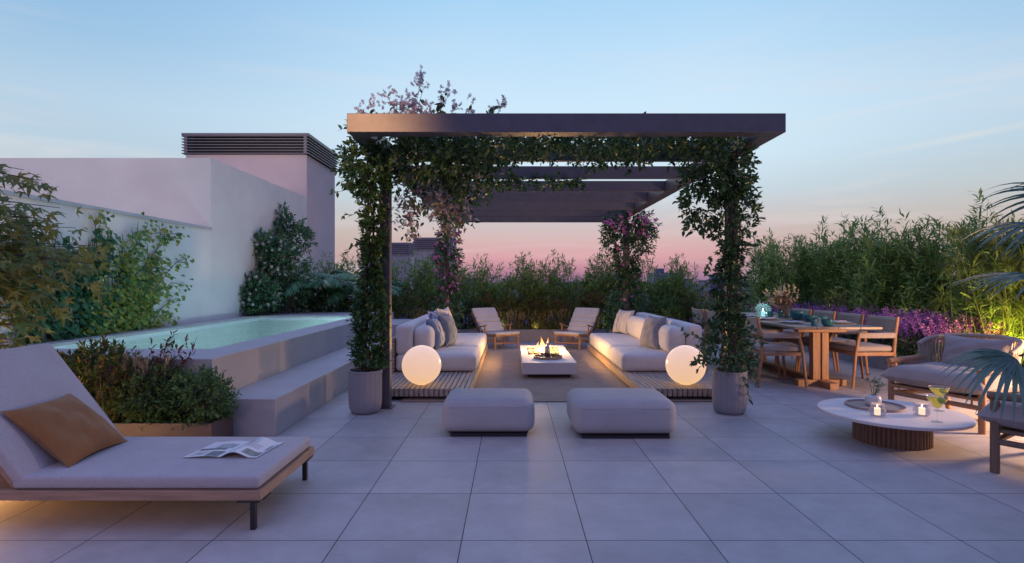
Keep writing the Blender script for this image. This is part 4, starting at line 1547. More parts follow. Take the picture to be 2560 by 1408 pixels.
# ------------------------------------------------------------------ rope armchairs
def armchair(label, loc, rz, wm, lbl_c=None):
    """facing local +x, origin midway between the front posts"""
    r = thing('armchair', label, 'armchair', loc, rz, 'rope lounge armchairs')
    w = .38
    for sy in (-1, 1):
        MB().tube([(0, sy * w, 0), (0, sy * w, .475)], .0265, 14).build('leg', wm, r, 60, world=False)
        MB().tube([(.035, sy * w, .502), (-.2, sy * w, .508), (-.47, sy * (w + .012), .516)], .0265, 14).build('armrest', wm, r, 60, world=False)
        MB().tube([(-.66, sy * .28, 0), (-.62, sy * .30, .28)], .024, 12).build('leg', wm, r, 60, world=False)
        MB().tube([(0, sy * w, .205), (-.64, sy * .29, .19)], .02, 10).build('side_rail', wm, r, 60, world=False)
    MB().tube([(0, -w, .205), (0, w, .205)], .021, 10).build('front_rail', wm, r, 60, world=False)
    MB().tube([(-.64, -.29, .19), (-.64, .29, .19)], .018, 10).build('back_rail', wm, r, 60, world=False)
    MB().box(-.68, .03, -w + .0, w - .0, .262, .29, .013, 2).build('seat_frame', wm, r, 40, world=False)
    pg = MB()
    for sy in (-.8, .8):
        pg.tube([(0, sy * w, .215), (0, sy * w, .265)], .008, 8)
    pg.build('seat_peg', wm, r, 60, world=False)

    def hoop(a):                     # a from -1 to 1 round the back
        t = a * rad(100)
        return Vector((-.44 - .36 * math.cos(t), .385 * math.sin(t), .735 - .09 * abs(a) ** 3))
    top = [hoop(a) for a in np.linspace(-1, 1, 33)]
    MB().tube(top, .021, 10).build('back_hoop', m_rope, r, 60, world=False)
    ro = MB()
    for i in range(44):
        a = -1 + 2 * i / 43
        q = hoop(a)
        t = a * rad(98)
        low = Vector((-.42 - .26 * math.cos(t), .33 * math.sin(t), .285))
        mid = (q + low) / 2 + Vector((-.012 * math.cos(t), .012 * math.sin(t), 0))
        ro.tube([q, mid, low], .0085, 5)
    ro.build('rope_back', m_rope, r, 60, world=False)
    sc = MB()
    n = 26

    def cush(sg):
        def fn(u, v_):
            a, c = 2 * u - 1, 2 * v_ - 1
            k = max(0, (1 - abs(a) ** 5) * (1 - abs(c) ** 5))
            ex = 1 - .05 * (1 - a * a) * abs(c) ** 3
            ey = 1 - .05 * (1 - c * c) * abs(a) ** 3
            wv = .004 * k * (math.sin(6 * a + 4 * c) + math.sin(9 * c - 5 * a))
            z = .365 + (.115 if sg > 0 else -.075) * k ** .4 + wv
            return (-.31 + .40 * a * ey, .43 * c * ex, z)
        return fn
    sc.grid(cush(1), n, n)
    kf_ = len(sc.f)
    sc.grid(cush(-1), n, n)
    sc.f = sc.f[:kf_] + [q[::-1] for q in sc.f[kf_:]]
    sc.build('seat_cushion', m_arm, r, 180, world=False)
    bc = pillow_mesh(.58, .36, .17, 3)
    o = bc.build('back_cushion', m_arm, r, 180, world=False)
    o.location = (-.50, 0, .40)
    o.rotation_euler = (0, rad(-17), 0)
    return r


m_rope = fabric('taupe_rope', (.40, .34, .30), 300, .08)


def place_arm(label, a, b, wm):
    a, b = Vector(a), Vector(b)
    mid = (a + b) / 2
    d_ = (b - a).normalized()
    fwd = Vector((d_.y, -d_.x))
    return fwd, mid


# front posts (3.59,5.33) and (3.855,4.62): faces the coffee table
armchair('rope-backed wooden armchair with taupe cushions behind the coffee table', ((3.59 + 3.855) / 2, (5.33 + 4.62) / 2, 0), math.atan2(-.35, -.937), m_teakz)
d_ = Vector((.83, .56)).normalized()
mid = Vector((3.16, 3.685)) + d_ * .38
armchair('dark wooden armchair cut off by the right edge of the photograph', (mid.x, mid.y, 0), math.atan2(.83, -.56), m_grey_wood)
# ------------------------------------------------------------------ plants
lf_vine = leafmat('vine_leaf', [(.012, .035, .014), (.022, .058, .02), (.035, .085, .028), (.05, .105, .03), (.085, .125, .03)], .22, .42, .5, gain=1.7)
lf_vine2 = leafmat('dark_vine_leaf', [(.012, .035, .018), (.02, .055, .022), (.035, .08, .03), (.05, .10, .04)], .2, .4, .5, gain=1.9)
lf_bamb = leafmat('bamboo_leaf', [(.04, .085, .025), (.07, .13, .035), (.10, .155, .045), (.14, .18, .05)], .35, .5, gain=2.4)
lf_ivy = leafmat('ivy_leaf', [(.03, .10, .03), (.07, .15, .035), (.15, .21, .04), (.22, .25, .045), (.20, .18, .045)], .3, .45, gain=1.7)
lf_ivyg = leafmat('ivy_leaf_green', [(.015, .07, .03), (.025, .10, .04), (.05, .13, .04)], .25, .45)
lf_map = leafmat('maple_leaf', [(.04, .065, .02), (.06, .08, .025), (.085, .09, .02), (.095, .09, .02), (.04, .09, .03)], .4, .5, gain=2.6)
lf_jas = leafmat('jasmine_leaf', [(.02, .06, .03), (.035, .09, .04), (.06, .12, .055), (.05, .10, .05)], .22, .42, .5, gain=2.0)
lf_nan = leafmat('nandina_leaf', [(.03, .065, .02), (.05, .09, .025), (.085, .105, .02), (.12, .11, .02), (.05, .09, .02), (.04, .08, .025), (.15, .045, .02)], .3, .5, gain=1.9)
lf_nang = leafmat('shrub_leaf_green', [(.02, .05, .02), (.035, .08, .03), (.06, .11, .035), (.08, .12, .03)], .3, .5, gain=2.3)
lf_red = leafmat('red_tip_leaf', [(.10, .025, .03), (.15, .03, .035), (.08, .035, .03), (.05, .07, .03), (.06, .08, .03)], .3, .5)
lf_gr = leafmat('grass_blade', [(.06, .08, .025), (.10, .11, .04), (.14, .13, .06)], .3, .6, gain=2)
lf_pl = leafmat('grass_plume', [(.26, .19, .11), (.36, .27, .17), (.42, .32, .22)], .35, .8)
lf_palm = leafmat('palm_leaf', [(.025, .07, .035), (.04, .10, .05), (.05, .11, .06)], .2, .4, .5, gain=3.0)
lf_fan = leafmat('fan_palm_leaf', [(.05, .11, .10), (.07, .14, .12), (.06, .13, .09)], .2, .38, .5)
lf_pap = leafmat('papyrus_leaf', [(.06, .10, .03), (.09, .13, .035), (.12, .15, .04)], .35, .5)
lf_lav = leafmat('lavender_leaf', [(.05, .075, .05), (.08, .10, .075), (.04, .06, .04)], .2, .7)
fl_lav = leafmat('lavender_flower', [(.30, .11, .36), (.40, .15, .44), (.48, .19, .47), (.24, .08, .32)], .3, .7, gain=1.6)
fl_white = leafmat('white_blossom', [(.55, .52, .52), (.66, .62, .62), (.60, .52, .54)], .3, .7, gain=1.1)
fl_mauve = leafmat('mauve_blossom', [(.42, .36, .40), (.55, .48, .52), (.40, .33, .36), (.50, .42, .45)], .3, .7, gain=1.5)
fl_pink = leafmat('pink_flower', [(.60, .12, .32), (.55, .18, .45), (.70, .22, .38), (.45, .20, .55)], .35, .6, gain=1.2)
lf_dusty = leafmat('dusty_pink_leaf', [(.20, .16, .16), (.27, .21, .21), (.16, .13, .14), (.10, .12, .07)], .3, .5)


def blob(n, c, r, shell=.35):
    """points in an ellipsoid, biased towards its outside, and outward directions"""
    u = nrm(rng.normal(0, 1, (n, 3)))
    q = rng.uniform(shell, 1, n) ** .6
    return np.array(c) + u * q[:, None] * np.array(r), u


def column(n, axis, rad_fn, up=.15):
    """points round a polyline axis (list of xyz): twig bases and outward directions"""
    A = np.array(axis, float)
    seg = np.linalg.norm(np.diff(A, axis=0), axis=1)
    cum = np.r_[0, np.cumsum(seg)] / seg.sum()
    u = rng.uniform(0, 1, n)
    P = np.stack([np.interp(u, cum, A[:, k]) for k in range(3)], 1)
    th = rng.uniform(0, 2 * PI, n)
    r = np.array([rad_fn(x) for x in u]) * rng.uniform(.25, 1, n) ** .6
    o = np.stack([np.cos(th), np.sin(th), np.zeros(n)], 1)
    return P + o * r[:, None], o + np.array([0, 0, up]) + rng.normal(0, .45, (n, 3))


def bumpy(k1, k2, a, seed):
    return lambda u: a * (1 + .35 * math.sin(k1 * u + seed) + .25 * math.sin(k2 * u + 2 * seed))


def trail(MBx, pts, r0, PP, DD, step, leaves=True, spread=.8):
    """a thin trailing stem with leaves set along it"""
    pts = [Vector(p) for p in pts]
    MBx.tube(pts, [r0 * (1 - .6 * i / (len(pts) - 1)) for i in range(len(pts))], 5)
    for a, b in zip(pts[:-1], pts[1:]):
        L_ = (b - a).length
        k = max(1, int(L_ / step))
        for i in range(k):
            PP.append(a.lerp(b, (i + rnd.random()) / k))
            DD.append((b - a).normalized() * .6 + Vector((rnd.gauss(0, spread), rnd.gauss(0, spread), rnd.gauss(0, spread))))


def wiggle(a, b, n, amp):
    a, b = Vector(a), Vector(b)
    out = []
    for i in range(n + 1):
        u = i / n
        k = math.sin(PI * u) if 0 < u < 1 else 0
        out.append(a.lerp(b, u) + Vector((rnd.gauss(0, amp), rnd.gauss(0, amp), rnd.gauss(0, amp * .5))) * (1 if 0 < i < n else 0))
    return out


# --- front left climber: column up the post, mass under the beam, blossom on top
vl = thing('climbing_vine', 'leafy climber rising from the left pot, with pale blossom over the beam corner', 'climbing plant', (-1.405, 5.395, .40), 0)
P, D = column(620, [(-1.39, 5.42, .42), (-1.36, 5.44, 1.2), (-1.35, 5.44, 1.9), (-1.39, 5.4, 2.5)],
              lambda u: .075 + .03 * math.sin(9 * u) + .02 * math.sin(23 * u + 1) + (.09 * max(0, u - .66) / .34), .2)
k = P[:, 0] < -1.19 - .06 * rng.random(len(P))
P, D = P[k], D[k]
pp, dd = sprigs(P, D, 7, .085, 1.0)
P2, D2 = blob(150, (-1.38, 5.35, 2.34), (.22, .30, .24))
p2, d2 = sprigs(P2, D2, 7, .10, 1.0)
# mass between beam and first slat
P3, D3 = blob(330, (-.80, 5.45, 2.44), (.56, .40, .17), .1)
P4, D4 = blob(150, (-.38, 5.72, 2.36), (.26, .28, .27), .15)
p3, d3 = sprigs(np.r_[P3, P4], np.r_[D3, D4] + [0, 0, -.3], 7, .10, 1.0)
pp, dd = np.r_[pp, p2, p3], np.r_[dd, d2, d3]
tr_, PP, DD = MB(), [], []
for q in range(9):
    tr_.tube(wiggle((-1.405 + rnd.gauss(0, .03), 5.40 + rnd.gauss(0, .03), .39), (-1.37 + rnd.gauss(0, .04), 5.46, 2.5), 10, .025), .006, 5)
for a, b in (((-1.5, 5.38, 2.15), (-1.73, 5.35, 2.08)), ((-1.45, 5.4, 1.62), (-1.60, 5.35, 1.50)), ((-1.48, 5.38, 1.92), (-1.62, 5.33, 1.86)), ((-1.44, 5.4, 1.0), (-1.57, 5.34, .86)), ((-1.44, 5.4, .75), (-1.58, 5.36, .66))):
    trail(tr_, wiggle(a, b, 3, .015), .003, PP, DD, .02)
pp, dd = np.r_[pp, np.array(PP)], np.r_[dd, np.array(DD)]
scatter('foliage', L_ovate(.27), pp, dd, rsize(len(pp), .035, .068), lf_vine, vl)
tr_.build('stems', m_bark, vl, 60)
# dusty blossom trails hanging inside the front left corner
PP, DD, hb = [], [], MB()
hang = [(-1.12, 5.75, 2.35, -1.08, 5.8, 1.80, .05), (-1.02, 5.8, 2.35, -1.05, 5.85, 1.72, .05), (-.93, 5.9, 2.4, -.85, 5.95, 1.95, .06), (-.78, 5.9, 2.4, -.72, 5.95, 1.82, .07),
        (-.70, 5.9, 2.4, -.66, 5.95, 1.70, .07), (-.62, 5.9, 2.4, -.58, 6.0, 1.78, .07), (-.55, 5.9, 2.4, -.50, 6.0, 1.86, .06), (-.86, 5.9, 2.4, -.95, 5.95, 2.05, .06), (-.72, 5.85, 2.4, -.55, 6.0, 1.98, .06)]
for (x, y, z, x2, y2, z2, w_) in hang:
    trail(hb, wiggle((x, y, z), (x2, y2, z2), 7, .035), .004, PP, DD, .012, spread=.9)
PP = np.array(PP) + rng.normal(0, .035, (len(PP), 3))
DD = np.array(DD) + [0, 0, -.25]
scatter('dusty_foliage', L_ovate(.24, .05, .2), PP, DD, rsize(len(PP), .045, .085), lf_dusty, vl)
k = rng.choice(len(PP), 330)
pp, dd = sprigs(PP[k] + rng.normal(0, .05, (330, 3)), rng.normal(0, 1, (330, 3)), 4, .05, 1)
k = rng.choice(len(PP), 650)
scatter('inner_foliage', L_ovate(.27), PP[k] + rng.normal(0, .07, (650, 3)), rng.normal(0, 1, (650, 3)) + [0, 0, -.4], rsize(650, .04, .07), lf_vine, vl)
blossom = [(pp, dd)]
# blossom sprays on top of the beam
sp_, PP, DD, top = MB(), [], [], []
for (x0, y0, x1, z1) in ((-1.2, 4.95, -1.36, 2.76), (-1.1, 5.0, -1.25, 2.80), (-1.0, 5.0, -1.08, 2.86), (-.95, 5.0, -.90, 2.84), (-.9, 5.0, -.82, 2.99), (-.85, 5.0, -.80, 3.075), (-.8, 5.0, -.86, 2.83),
                         (-.72, 5.0, -.56, 2.93), (-.7, 5.05, -.60, 2.82), (-.6, 5.0, -.49, 2.79), (-.45, 5.0, -.37, 2.79), (-.3, 5.0, -.17, 2.79), (-.25, 5.05, -.10, 2.82), (-1.25, 4.9, -1.46, 2.66), (-1.3, 4.85, -1.50, 2.55), (-1.05, 5, -.95, 2.82), (.1, 5.05, .13, 2.70), (.85, 5.1, .88, 2.72), (1.12, 5.1, 1.15, 2.72)):
    big = z1 > 2.74
    e = (x1, y0 - .06 + rnd.gauss(0, .05), z1)
    P_ = wiggle((x0, y0, 2.64), e, 4, .014)
    trail(sp_, P_, .0035, PP, DD, .028 if big else .02, spread=.75)
    if big:
        top.append(e)
sp_.build('spray_stems', m_stem, vl, 60)
n_ = len(PP)
PP, DD = np.array(PP), np.array(DD)
k = rng.random(n_) < .72
scatter('spray_leaves', L_ovate(.25, .06, .15), PP[k], DD[k], rsize(k.sum(), .05, .08), lf_vine, vl)
scatter('dusty_foliage', L_ovate(.25, .06, .15), PP[~k], DD[~k], rsize((~k).sum(), .045, .07), lf_dusty, vl)
tp_ = np.repeat(np.array(top), 9, 0) + rng.normal(0, .03, (len(top) * 9, 3))
extra = np.c_[rng.normal(-.92, .10, 85), rng.normal(4.98, .05, 85), rng.uniform(2.68, 2.84, 85)]
tp_ = np.r_[tp_, extra]
pp, dd = sprigs(tp_, rng.normal(0, 1, tp_.shape) + [0, 0, .5], 5, .05, 1)
blossom.append((pp, dd))
pp, dd = np.concatenate([b[0] for b in blossom]), np.concatenate([b[1] for b in blossom])
scatter('blossom', L_star(5, .26), pp, dd, rsize(len(pp), .013, .023), fl_mauve, vl, upj=1)
k = rng.random(len(P3)) < .5
pp, dd = sprigs(P3[k] + [0, -.02, -.04], D3[k], 3, .05, 1)
scatter('small_blossom', L_star(5, .26), pp, dd, rsize(len(pp), .008, .014), fl_white, vl, upj=1)

# --- front right climber: ragged column with side shoots
vr = thing('climbing_vine', 'loose dark climber with long side shoots rising from the right pot', 'climbing plant', (2.075, 5.375, .40), 0)
P, D = column(520, [(2.07, 5.38, .42), (2.09, 5.42, 1.1), (2.14, 5.45, 1.7), (2.16, 5.45, 2.5)], lambda u: .105 + .05 * math.sin(9 * u + 1) + .04 * math.sin(21 * u), .1)
pp, dd = sprigs(P, D, 7, .10, .9)
P2, D2 = blob(200, (1.95, 5.4, 2.32), (.27, .35, .26), .1)
p2, d2 = sprigs(P2, D2 + [0, 0, -.2], 7, .11, .9)
P3, D3 = blob(80, (1.78, 5.42, 2.02), (.17, .2, .24), .1)
p3, d3 = sprigs(P3, D3 + [0, 0, -.3], 7, .1, .9)
PP, DD, tr_ = [], [], MB()
for q in range(8):
    tr_.tube(wiggle((2.075 + rnd.gauss(0, .03), 5.38 + rnd.gauss(0, .03), .39), (2.15 + rnd.gauss(0, .05), 5.45, 2.5), 10, .03), .006, 5)
SH = [(1822, 880, 1700, 828), (1800, 830, 1735, 790), (1830, 850, 1885, 930), (1840, 860, 1872, 1000), (1790, 800, 1740, 905), (1780, 870, 1745, 935), (1790, 900, 1722, 905), (1850, 700, 1900, 640), (1850, 500, 1895, 520),
      (1850, 420, 1890, 380), (1780, 560, 1722, 580), (1790, 600, 1740, 570), (1780, 700, 1742, 730), (1850, 640, 1905, 600), (1830, 760, 1890, 780), (1780, 640, 1755, 680), (1730, 480, 1695, 520), (1740, 540, 1715, 570), (1850, 560, 1880, 590),
      (1860, 800, 1910, 860), (1860, 870, 1905, 900), (1780, 750, 1750, 780), (1860, 470, 1880, 440), (1870, 480, 1900, 530), (1820, 720, 1870, 760), (1860, 900, 1895, 960), (1760, 840, 1760, 900)]
for (xa, ya, xb, yb) in SH:
    yy = 5.3 + rnd.uniform(-.12, .14)
    trail(tr_, wiggle(at(xa, ya, yy), at(xb, yb, yy - .05 + rnd.uniform(-.1, .1)), 5, .018), .003, PP, DD, .0155, spread=.85)
pp, dd = np.r_[pp, p2, p3, np.array(PP)], np.r_[dd, d2, d3, np.array(DD)]
scatter('foliage', L_ovate(.25), pp, dd, rsize(len(pp), .036, .072), lf_vine2, vr)
tr_.build('stems', m_bark, vr, 60)
k = rng.random(len(P2)) < .4
pp, dd = sprigs(P2[k] + [0, -.05, 0], D2[k], 3, .05, 1)
scatter('small_blossom', L_star(5, .26), pp, dd, rsize(len(pp), .007, .012), fl_mauve, vr, upj=1)

# --- garland along the front beam and on the second slat
gv_ = thing('hanging_garland', 'dense garland of dark leaves hanging behind the pergola front beam', 'climbing plant', (.8, 5.4, 2.5))
n = 1050
P = np.c_[rng.uniform(-1.1, 2.0, n), rng.uniform(4.98, 5.87, n), rng.uniform(0, 1, n)]
P[:, 2] = 2.43 + P[:, 2] ** .8 * (1.25 + .272 * P[:, 1] - 2.43)
hang_ = .035 * np.sin(P[:, 0] * 5) + .04 * np.sin(P[:, 0] * 13 + 1)
P[:, 2] += (hang_ + .02) * (P[:, 2] < 2.56)
pp, dd = sprigs(P, rng.normal(0, .6, (n, 3)) + [0, -.3, -.6], 7, .11, 1.0)
scatter('foliage', L_ovate(.28), pp, dd, rsize(len(pp), .038, .066), lf_vine, gv_)
k = rng.choice(n, 130)
pp, dd = sprigs(P[k] + [0, -.03, -.03], rng.normal(0, 1, (130, 3)), 3, .05, 1)
scatter('small_blossom', L_star(5, .26), pp, dd, rsize(len(pp), .008, .013), fl_white, gv_, upj=1)
g2 = MB()
for q in range(14):
    a = rnd.uniform(-.3, 1.7)
    g2.tube(wiggle((a, 5.3, 2.66), (a + rnd.uniform(.1, .5), 5.7, 2.5), 5, .03), .004, 5)
g2.build('stems', m_bark, gv_, 60)
gs = thing('hanging_garland', 'short thin leafy garland hanging from the second pergola slat', 'climbing plant', (.2, 6.9, 2.5))
n = 75
P = np.c_[rng.uniform(-.3, .92, n), rng.uniform(6.83, 6.93, n), rng.uniform(2.42, 2.56, n)]
pp, dd = sprigs(P, rng.normal(0, .6, (n, 3)) + [0, -.2, -.7], 7, .10, 1.0)
scatter('foliage', L_ovate(.28), pp, dd, rsize(len(pp), .045, .07), lf_vine, gs)
gsm = MB()
gsm.tube(wiggle((-.3, 6.88, 2.5), (.92, 6.88, 2.5), 9, .02), .005, 5)
gsm.build('stems', m_bark, gs, 60)


# --- rear post climbers with pink flowers
def rear_vine(label, x, n, rf, top):
    r = thing('flowering_vine', label, 'climbing plant', (x, 10.75, .02), 0)
    P, D = column(n, [(x, 10.72, .1), (x + .02, 10.72, 1.3), (x + .03, 10.72, top)], rf, .1)
    pp, dd = sprigs(P, D, 7, .13, 1.0)
    scatter('foliage', L_ovate(.2, .05, .2), pp, dd, rsize(len(pp), .055, .10), lf_vine2, r)
    st = MB()
    for q in range(5):
        st.tube(wiggle((x + rnd.gauss(0, .04), 10.7, .02), (x + .03, 10.72, top), 8, .04), .008, 5)
    st.build('stems', m_bark, r, 60)
    return r, P, D


rl_, P, D = rear_vine('slim climber with pink flowers on the rear left pergola post', -1.24, 330, lambda u: .13 + .07 * math.sin(7 * u) ** 2 + .06 * (u < .35), 2.5)
k = rng.choice(np.where((P[:, 2] > .9) & (P[:, 2] < 2.2))[0], 52)
pp, dd = sprigs(P[k] + nrm(D[k]) * .07 + [0, -.1, 0], D[k] + [0, -.8, 0], 4, .08, 1)
for q in range(52):
    scatter('flower_cluster', L_star(5, .33), pp[4 * q:4 * q + 4], dd[4 * q:4 * q + 4] + [0, -.6, 0], rsize(4, .028, .048), fl_pink, rl_, upj=1)
rr_, P, D = rear_vine('bushy climber with pink flowers at the top of the rear right pergola post', 2.17, 560, lambda u: .20 + .05 * math.sin(9 * u) + (.22 if u > .72 else 0) + .12 * (u < .4), 2.42)
P2, D2 = blob(170, (2.2, 10.6, 2.28), (.45, .3, .28), .2)
pp, dd = sprigs(P2, D2, 7, .13, 1.0)
scatter('top_foliage', L_ovate(.2, .05, .2), pp, dd, rsize(len(pp), .055, .10), lf_vine2, rr_)
k = rng.choice(170, 48)
pp, dd = sprigs(P2[k] + [0, -.22, .05], D2[k] + [0, -.8, 0], 4, .1, 1)
k = rng.choice(np.where(P[:, 2] > .9)[0], 24)
p2, d2 = sprigs(P[k] + nrm(D[k]) * .09 + [0, -.12, 0], D[k] + [0, -.8, 0], 3, .08, 1)
for a, b, c in ((pp, dd, 4), (p2, d2, 3)):
    for q in range(len(a) // c):
        scatter('flower_cluster', L_star(5, .33), a[c * q:c * q + c], b[c * q:c * q + c] + [0, -.6, 0], rsize(c, .03, .052), fl_pink, rr_, upj=1)
PP, DD, st = [], [], MB()
for (x, z, x2, z2) in ((2.5, 2.2, 2.75, 2.05), (2.45, 2.35, 2.78, 2.3), (1.95, 1.75, 1.62, 1.6), (2.4, 1.7, 2.55, 1.55), (2.0, 1.3, 1.75, 1.2)):
    trail(st, wiggle((x, 10.5, z), (x2, 10.45, z2), 4, .03), .005, PP, DD, .025)
st.build('shoot_stems', m_bark, rr_, 60)
scatter('shoot_leaves', L_ovate(.2), PP, DD, rsize(len(PP), .06, .09), lf_vine2, rr_)


# ------------------------------------------------------------------ bamboo hedge
def bamboo_proto(seed, h, n_culm, wd, dens=1.0, leaf=(.09, .15), lo=.52):
    rr = random.Random(seed)
    cu = MB()
    TP, TD = [], []
    for c in range(n_culm):
        x, y = rr.gauss(0, wd), rr.gauss(0, .13)
        hh = h * (lo + (.96 - lo) * rr.random() ** 1.4) * (1.12 if c < 2 else 1)
        dx, dy = rr.gauss(0, .12), rr.gauss(0, .08)
        pts = [Vector((x + dx * (i / 5) ** 2, y + dy * (i / 5) ** 2, hh * i / 5)) for i in range(6)]
        cu.tube(pts, [.009, .008, .007, .006, .004, .0015], 5)
        k = int(26 * dens)
        for i in range(k):
            u = .12 + .88 * (i + rr.random()) / k
            q = pts[int(min(4, u * 5))].lerp(pts[int(min(4, u * 5)) + 1], (u * 5) % 1 if u < 1 else 1)
            a = rr.uniform(0, 2 * PI)
            L_ = .30 * (1.15 - u) * rr.uniform(.4, 1) + .03
            e = q + Vector((math.cos(a) * L_, math.sin(a) * L_, L_ * .5))
            TP.append(q.lerp(e, .7))
            TD.append(Vector((math.cos(a), math.sin(a), .9 + 1.3 * u * rr.random())))
    pp, dd = sprigs(np.array(TP), np.array(TD), 6, .12, .75)
    return cu, pp, dd, leaf


def bamboo_thing(name, proto, label, loc, rz, group):
    cu, pp, dd, leaf = proto
    r = thing(name, label, 'bamboo', loc, rz, group)
    cu.build('culms', m_stem, r, 60, world=False)
    scatter('foliage', L_lance(.085, .3), pp, dd, rsize(len(pp), *leaf), lf_bamb, r, world=False)
    return r


GB = 'bamboo clumps in the far hedge'
protos = [bamboo_thing('bamboo', bamboo_proto(40 + i, 1.58 + .1 * (i % 2), 18, .30, 1.25), 'x', (0, -50, 0), 0, GB) for i in range(3)]
BX = [(-4.45, 1.0, .85), (-3.75, 1.0, .95), (-3.1, 1.02, 1.0), (-2.45, 1.04, 1.05), (-1.85, 1.04, 1.0), (-1.25, 1.02, .96), (-.65, .97, 1.0), (-.05, 1.0, 1.04), (.55, .96, 1.0), (1.15, 1.03, 1.0), (1.75, 1.05, 1.05), (2.35, .98, 1.0), (2.95, 1.05, 1.0), (3.5, .98, .92), (4.0, .8, .75)]
used = set()
BL = ['behind the pool by the tall wall', 'behind the pool beside the feather palms', 'behind the pool, left of the vine-covered front left post', 'behind the front left climber', 'under the small far vent tower', 'behind the rear left flowering post',
      'behind the left deck chair', 'just right of the left deck chair', 'behind the fire, left of centre', 'behind the fire flames', 'behind the right deck chair', 'behind the rear right flowering post', 'right of the rear right flowering post', 'behind the right sofa back', 'at the right end of the far hedge, beside the gap']
for i, (x, sz, ss) in enumerate(BX):
    o = protos[i % 3]
    lb = 'bamboo of the far hedge ' + BL[i]
    if i < 3:
        o['label'] = lb
    else:
        o = copy_tree(o, label=lb)
    o.location = (x, 12.95 + rnd.uniform(-.12, .12), .2)
    o.rotation_euler = (0, 0, rnd.uniform(0, 6.28))
    o.scale = (ss, ss, sz)
GR = 'bamboo clumps along the right planter'
pr = [bamboo_thing('bamboo', bamboo_proto(60 + i, 2.12, 24, .32, 1.5, (.09, .16), .66), 'x', (0, -50, 0), 0, GR) for i in range(3)]
RB = [(5.9, 13.0, .98), (6.05, 12.2, .95), (6.1, 11.4, 1.0), (6.1, 10.7, .93), (6.15, 10.0, 1.02), (6.2, 9.3, .95), (6.15, 8.65, .96), (6.2, 8.0, .92), (6.3, 7.35, .94), (6.35, 6.7, .86), (6.45, 6.1, .92)]
RL = ['farthest in the row', 'second farthest, behind the potted vine shoots', 'behind the dried flowers on the dining table', 'behind the spiky grass tuft', 'behind the third dining chair back', 'above the back of the nearest dining chair', 'behind the tallest lavender',
      'left of the papyrus, behind the lavender', 'tall one just left of the papyrus', 'behind the papyrus stems', 'nearest of the row, behind the fan palm']
for i, (x, y, sz) in enumerate(RB):
    o = pr[i % 3]
    lb = 'tall bamboo of the right planter, ' + RL[i]
    if i < 3:
        o['label'] = lb
    else:
        o = copy_tree(o, label=lb)
    o.location = (x, y, .2)
    o.rotation_euler = (0, 0, rnd.uniform(0, 6.28))
    o.scale = (1, 1, sz)


# ------------------------------------------------------------------ low shrubs, grasses
def shrub(name, label, loc, r, n, mat, leaf, size, group=None, nl=7, tl=.1, red=0, lift=.35):
    t_ = thing(name, label, 'shrub', loc, 0, group)
    P, D = blob(n, (0, 0, r[2] * .9), r, .3)
    P[:, 2] = np.maximum(P[:, 2], .02 + 0 * P[:, 2])
    pp, dd = sprigs(P, D + [0, 0, lift], nl, tl, .8)
    scatter('foliage', leaf, pp, dd, rsize(len(pp), *size), mat, t_, world=False)
    if red:
        k = P[:, 2] > r[2] * 1.1
        q, w_ = sprigs(P[k][:red], (D[k] + [0, 0, .5])[:red], 5, tl * 1.2, .6)
        scatter('red_tips', leaf, q, w_, rsize(len(q), *size), lf_red, t_, world=False)
    s_ = MB()
    for i in range(9):
        a = rnd.uniform(0, 6.28)
        s_.tube([(.03 * math.cos(a), .03 * math.sin(a), 0), (r[0] * .35 * math.cos(a), r[1] * .35 * math.sin(a), r[2]), (r[0] * .6 * math.cos(a), r[1] * .6 * math.sin(a), r[2] * 1.5)], [.006, .004, .002], 5)
    s_.build('stems', m_bark, t_, 60, world=False)
    return t_


def grass(label, loc, n, h, w_, plume=0, group=None, mat=None, cat='grass', name='grass_tuft'):
    t_ = thing(name, label, cat, loc, 0, group)
    P = np.c_[rng.normal(0, w_, n), rng.normal(0, w_ * .6, n), np.zeros(n)]
    D = np.c_[P[:, 0] * 1.6 + rng.normal(0, .16, n), P[:, 1] * 1.6 + rng.normal(0, .16, n), np.ones(n)]
    scatter('blades', L_blade(.011, .22), P, D, rsize(n, h * .55, h), mat or lf_gr, t_, world=False, upj=1)
    if plume:
        P = np.c_[rng.normal(0, w_, plume), rng.normal(0, w_ * .6, plume), np.zeros(plume)]
        D = nrm(np.c_[P[:, 0] * 1.0 + rng.normal(0, .1, plume), P[:, 1] + rng.normal(0, .1, plume), np.ones(plume)])
        Ls = rsize(plume, h * .8, h * 1.15)
        T_ = P + D * Ls[:, None]
        scatter('plume_stalks', L_blade(.004, .05), P, D, Ls, lf_pl, t_, world=False, upj=1)
        m_ = 26
        u = rng.uniform(0, 1, (plume, m_))
        th = rng.uniform(0, 6.28, (plume, m_))
        pl = h * .30
        rr = .008 * np.sin(PI * np.clip(u, .08, .97)) ** .6
        a = np.stack([np.cos(th), np.sin(th), 0 * th], -1)
        Q = (T_ - D * pl)[:, None, :] + D[:, None, :] * (u * pl)[..., None] + a * rr[..., None]
        scatter('plumes', L_lance(.14, .0), Q.reshape(-1, 3), (D[:, None, :] + a * .35).reshape(-1, 3), rsize(plume * m_, .02, .04), lf_pl, t_, world=False, upj=1)
    return t_


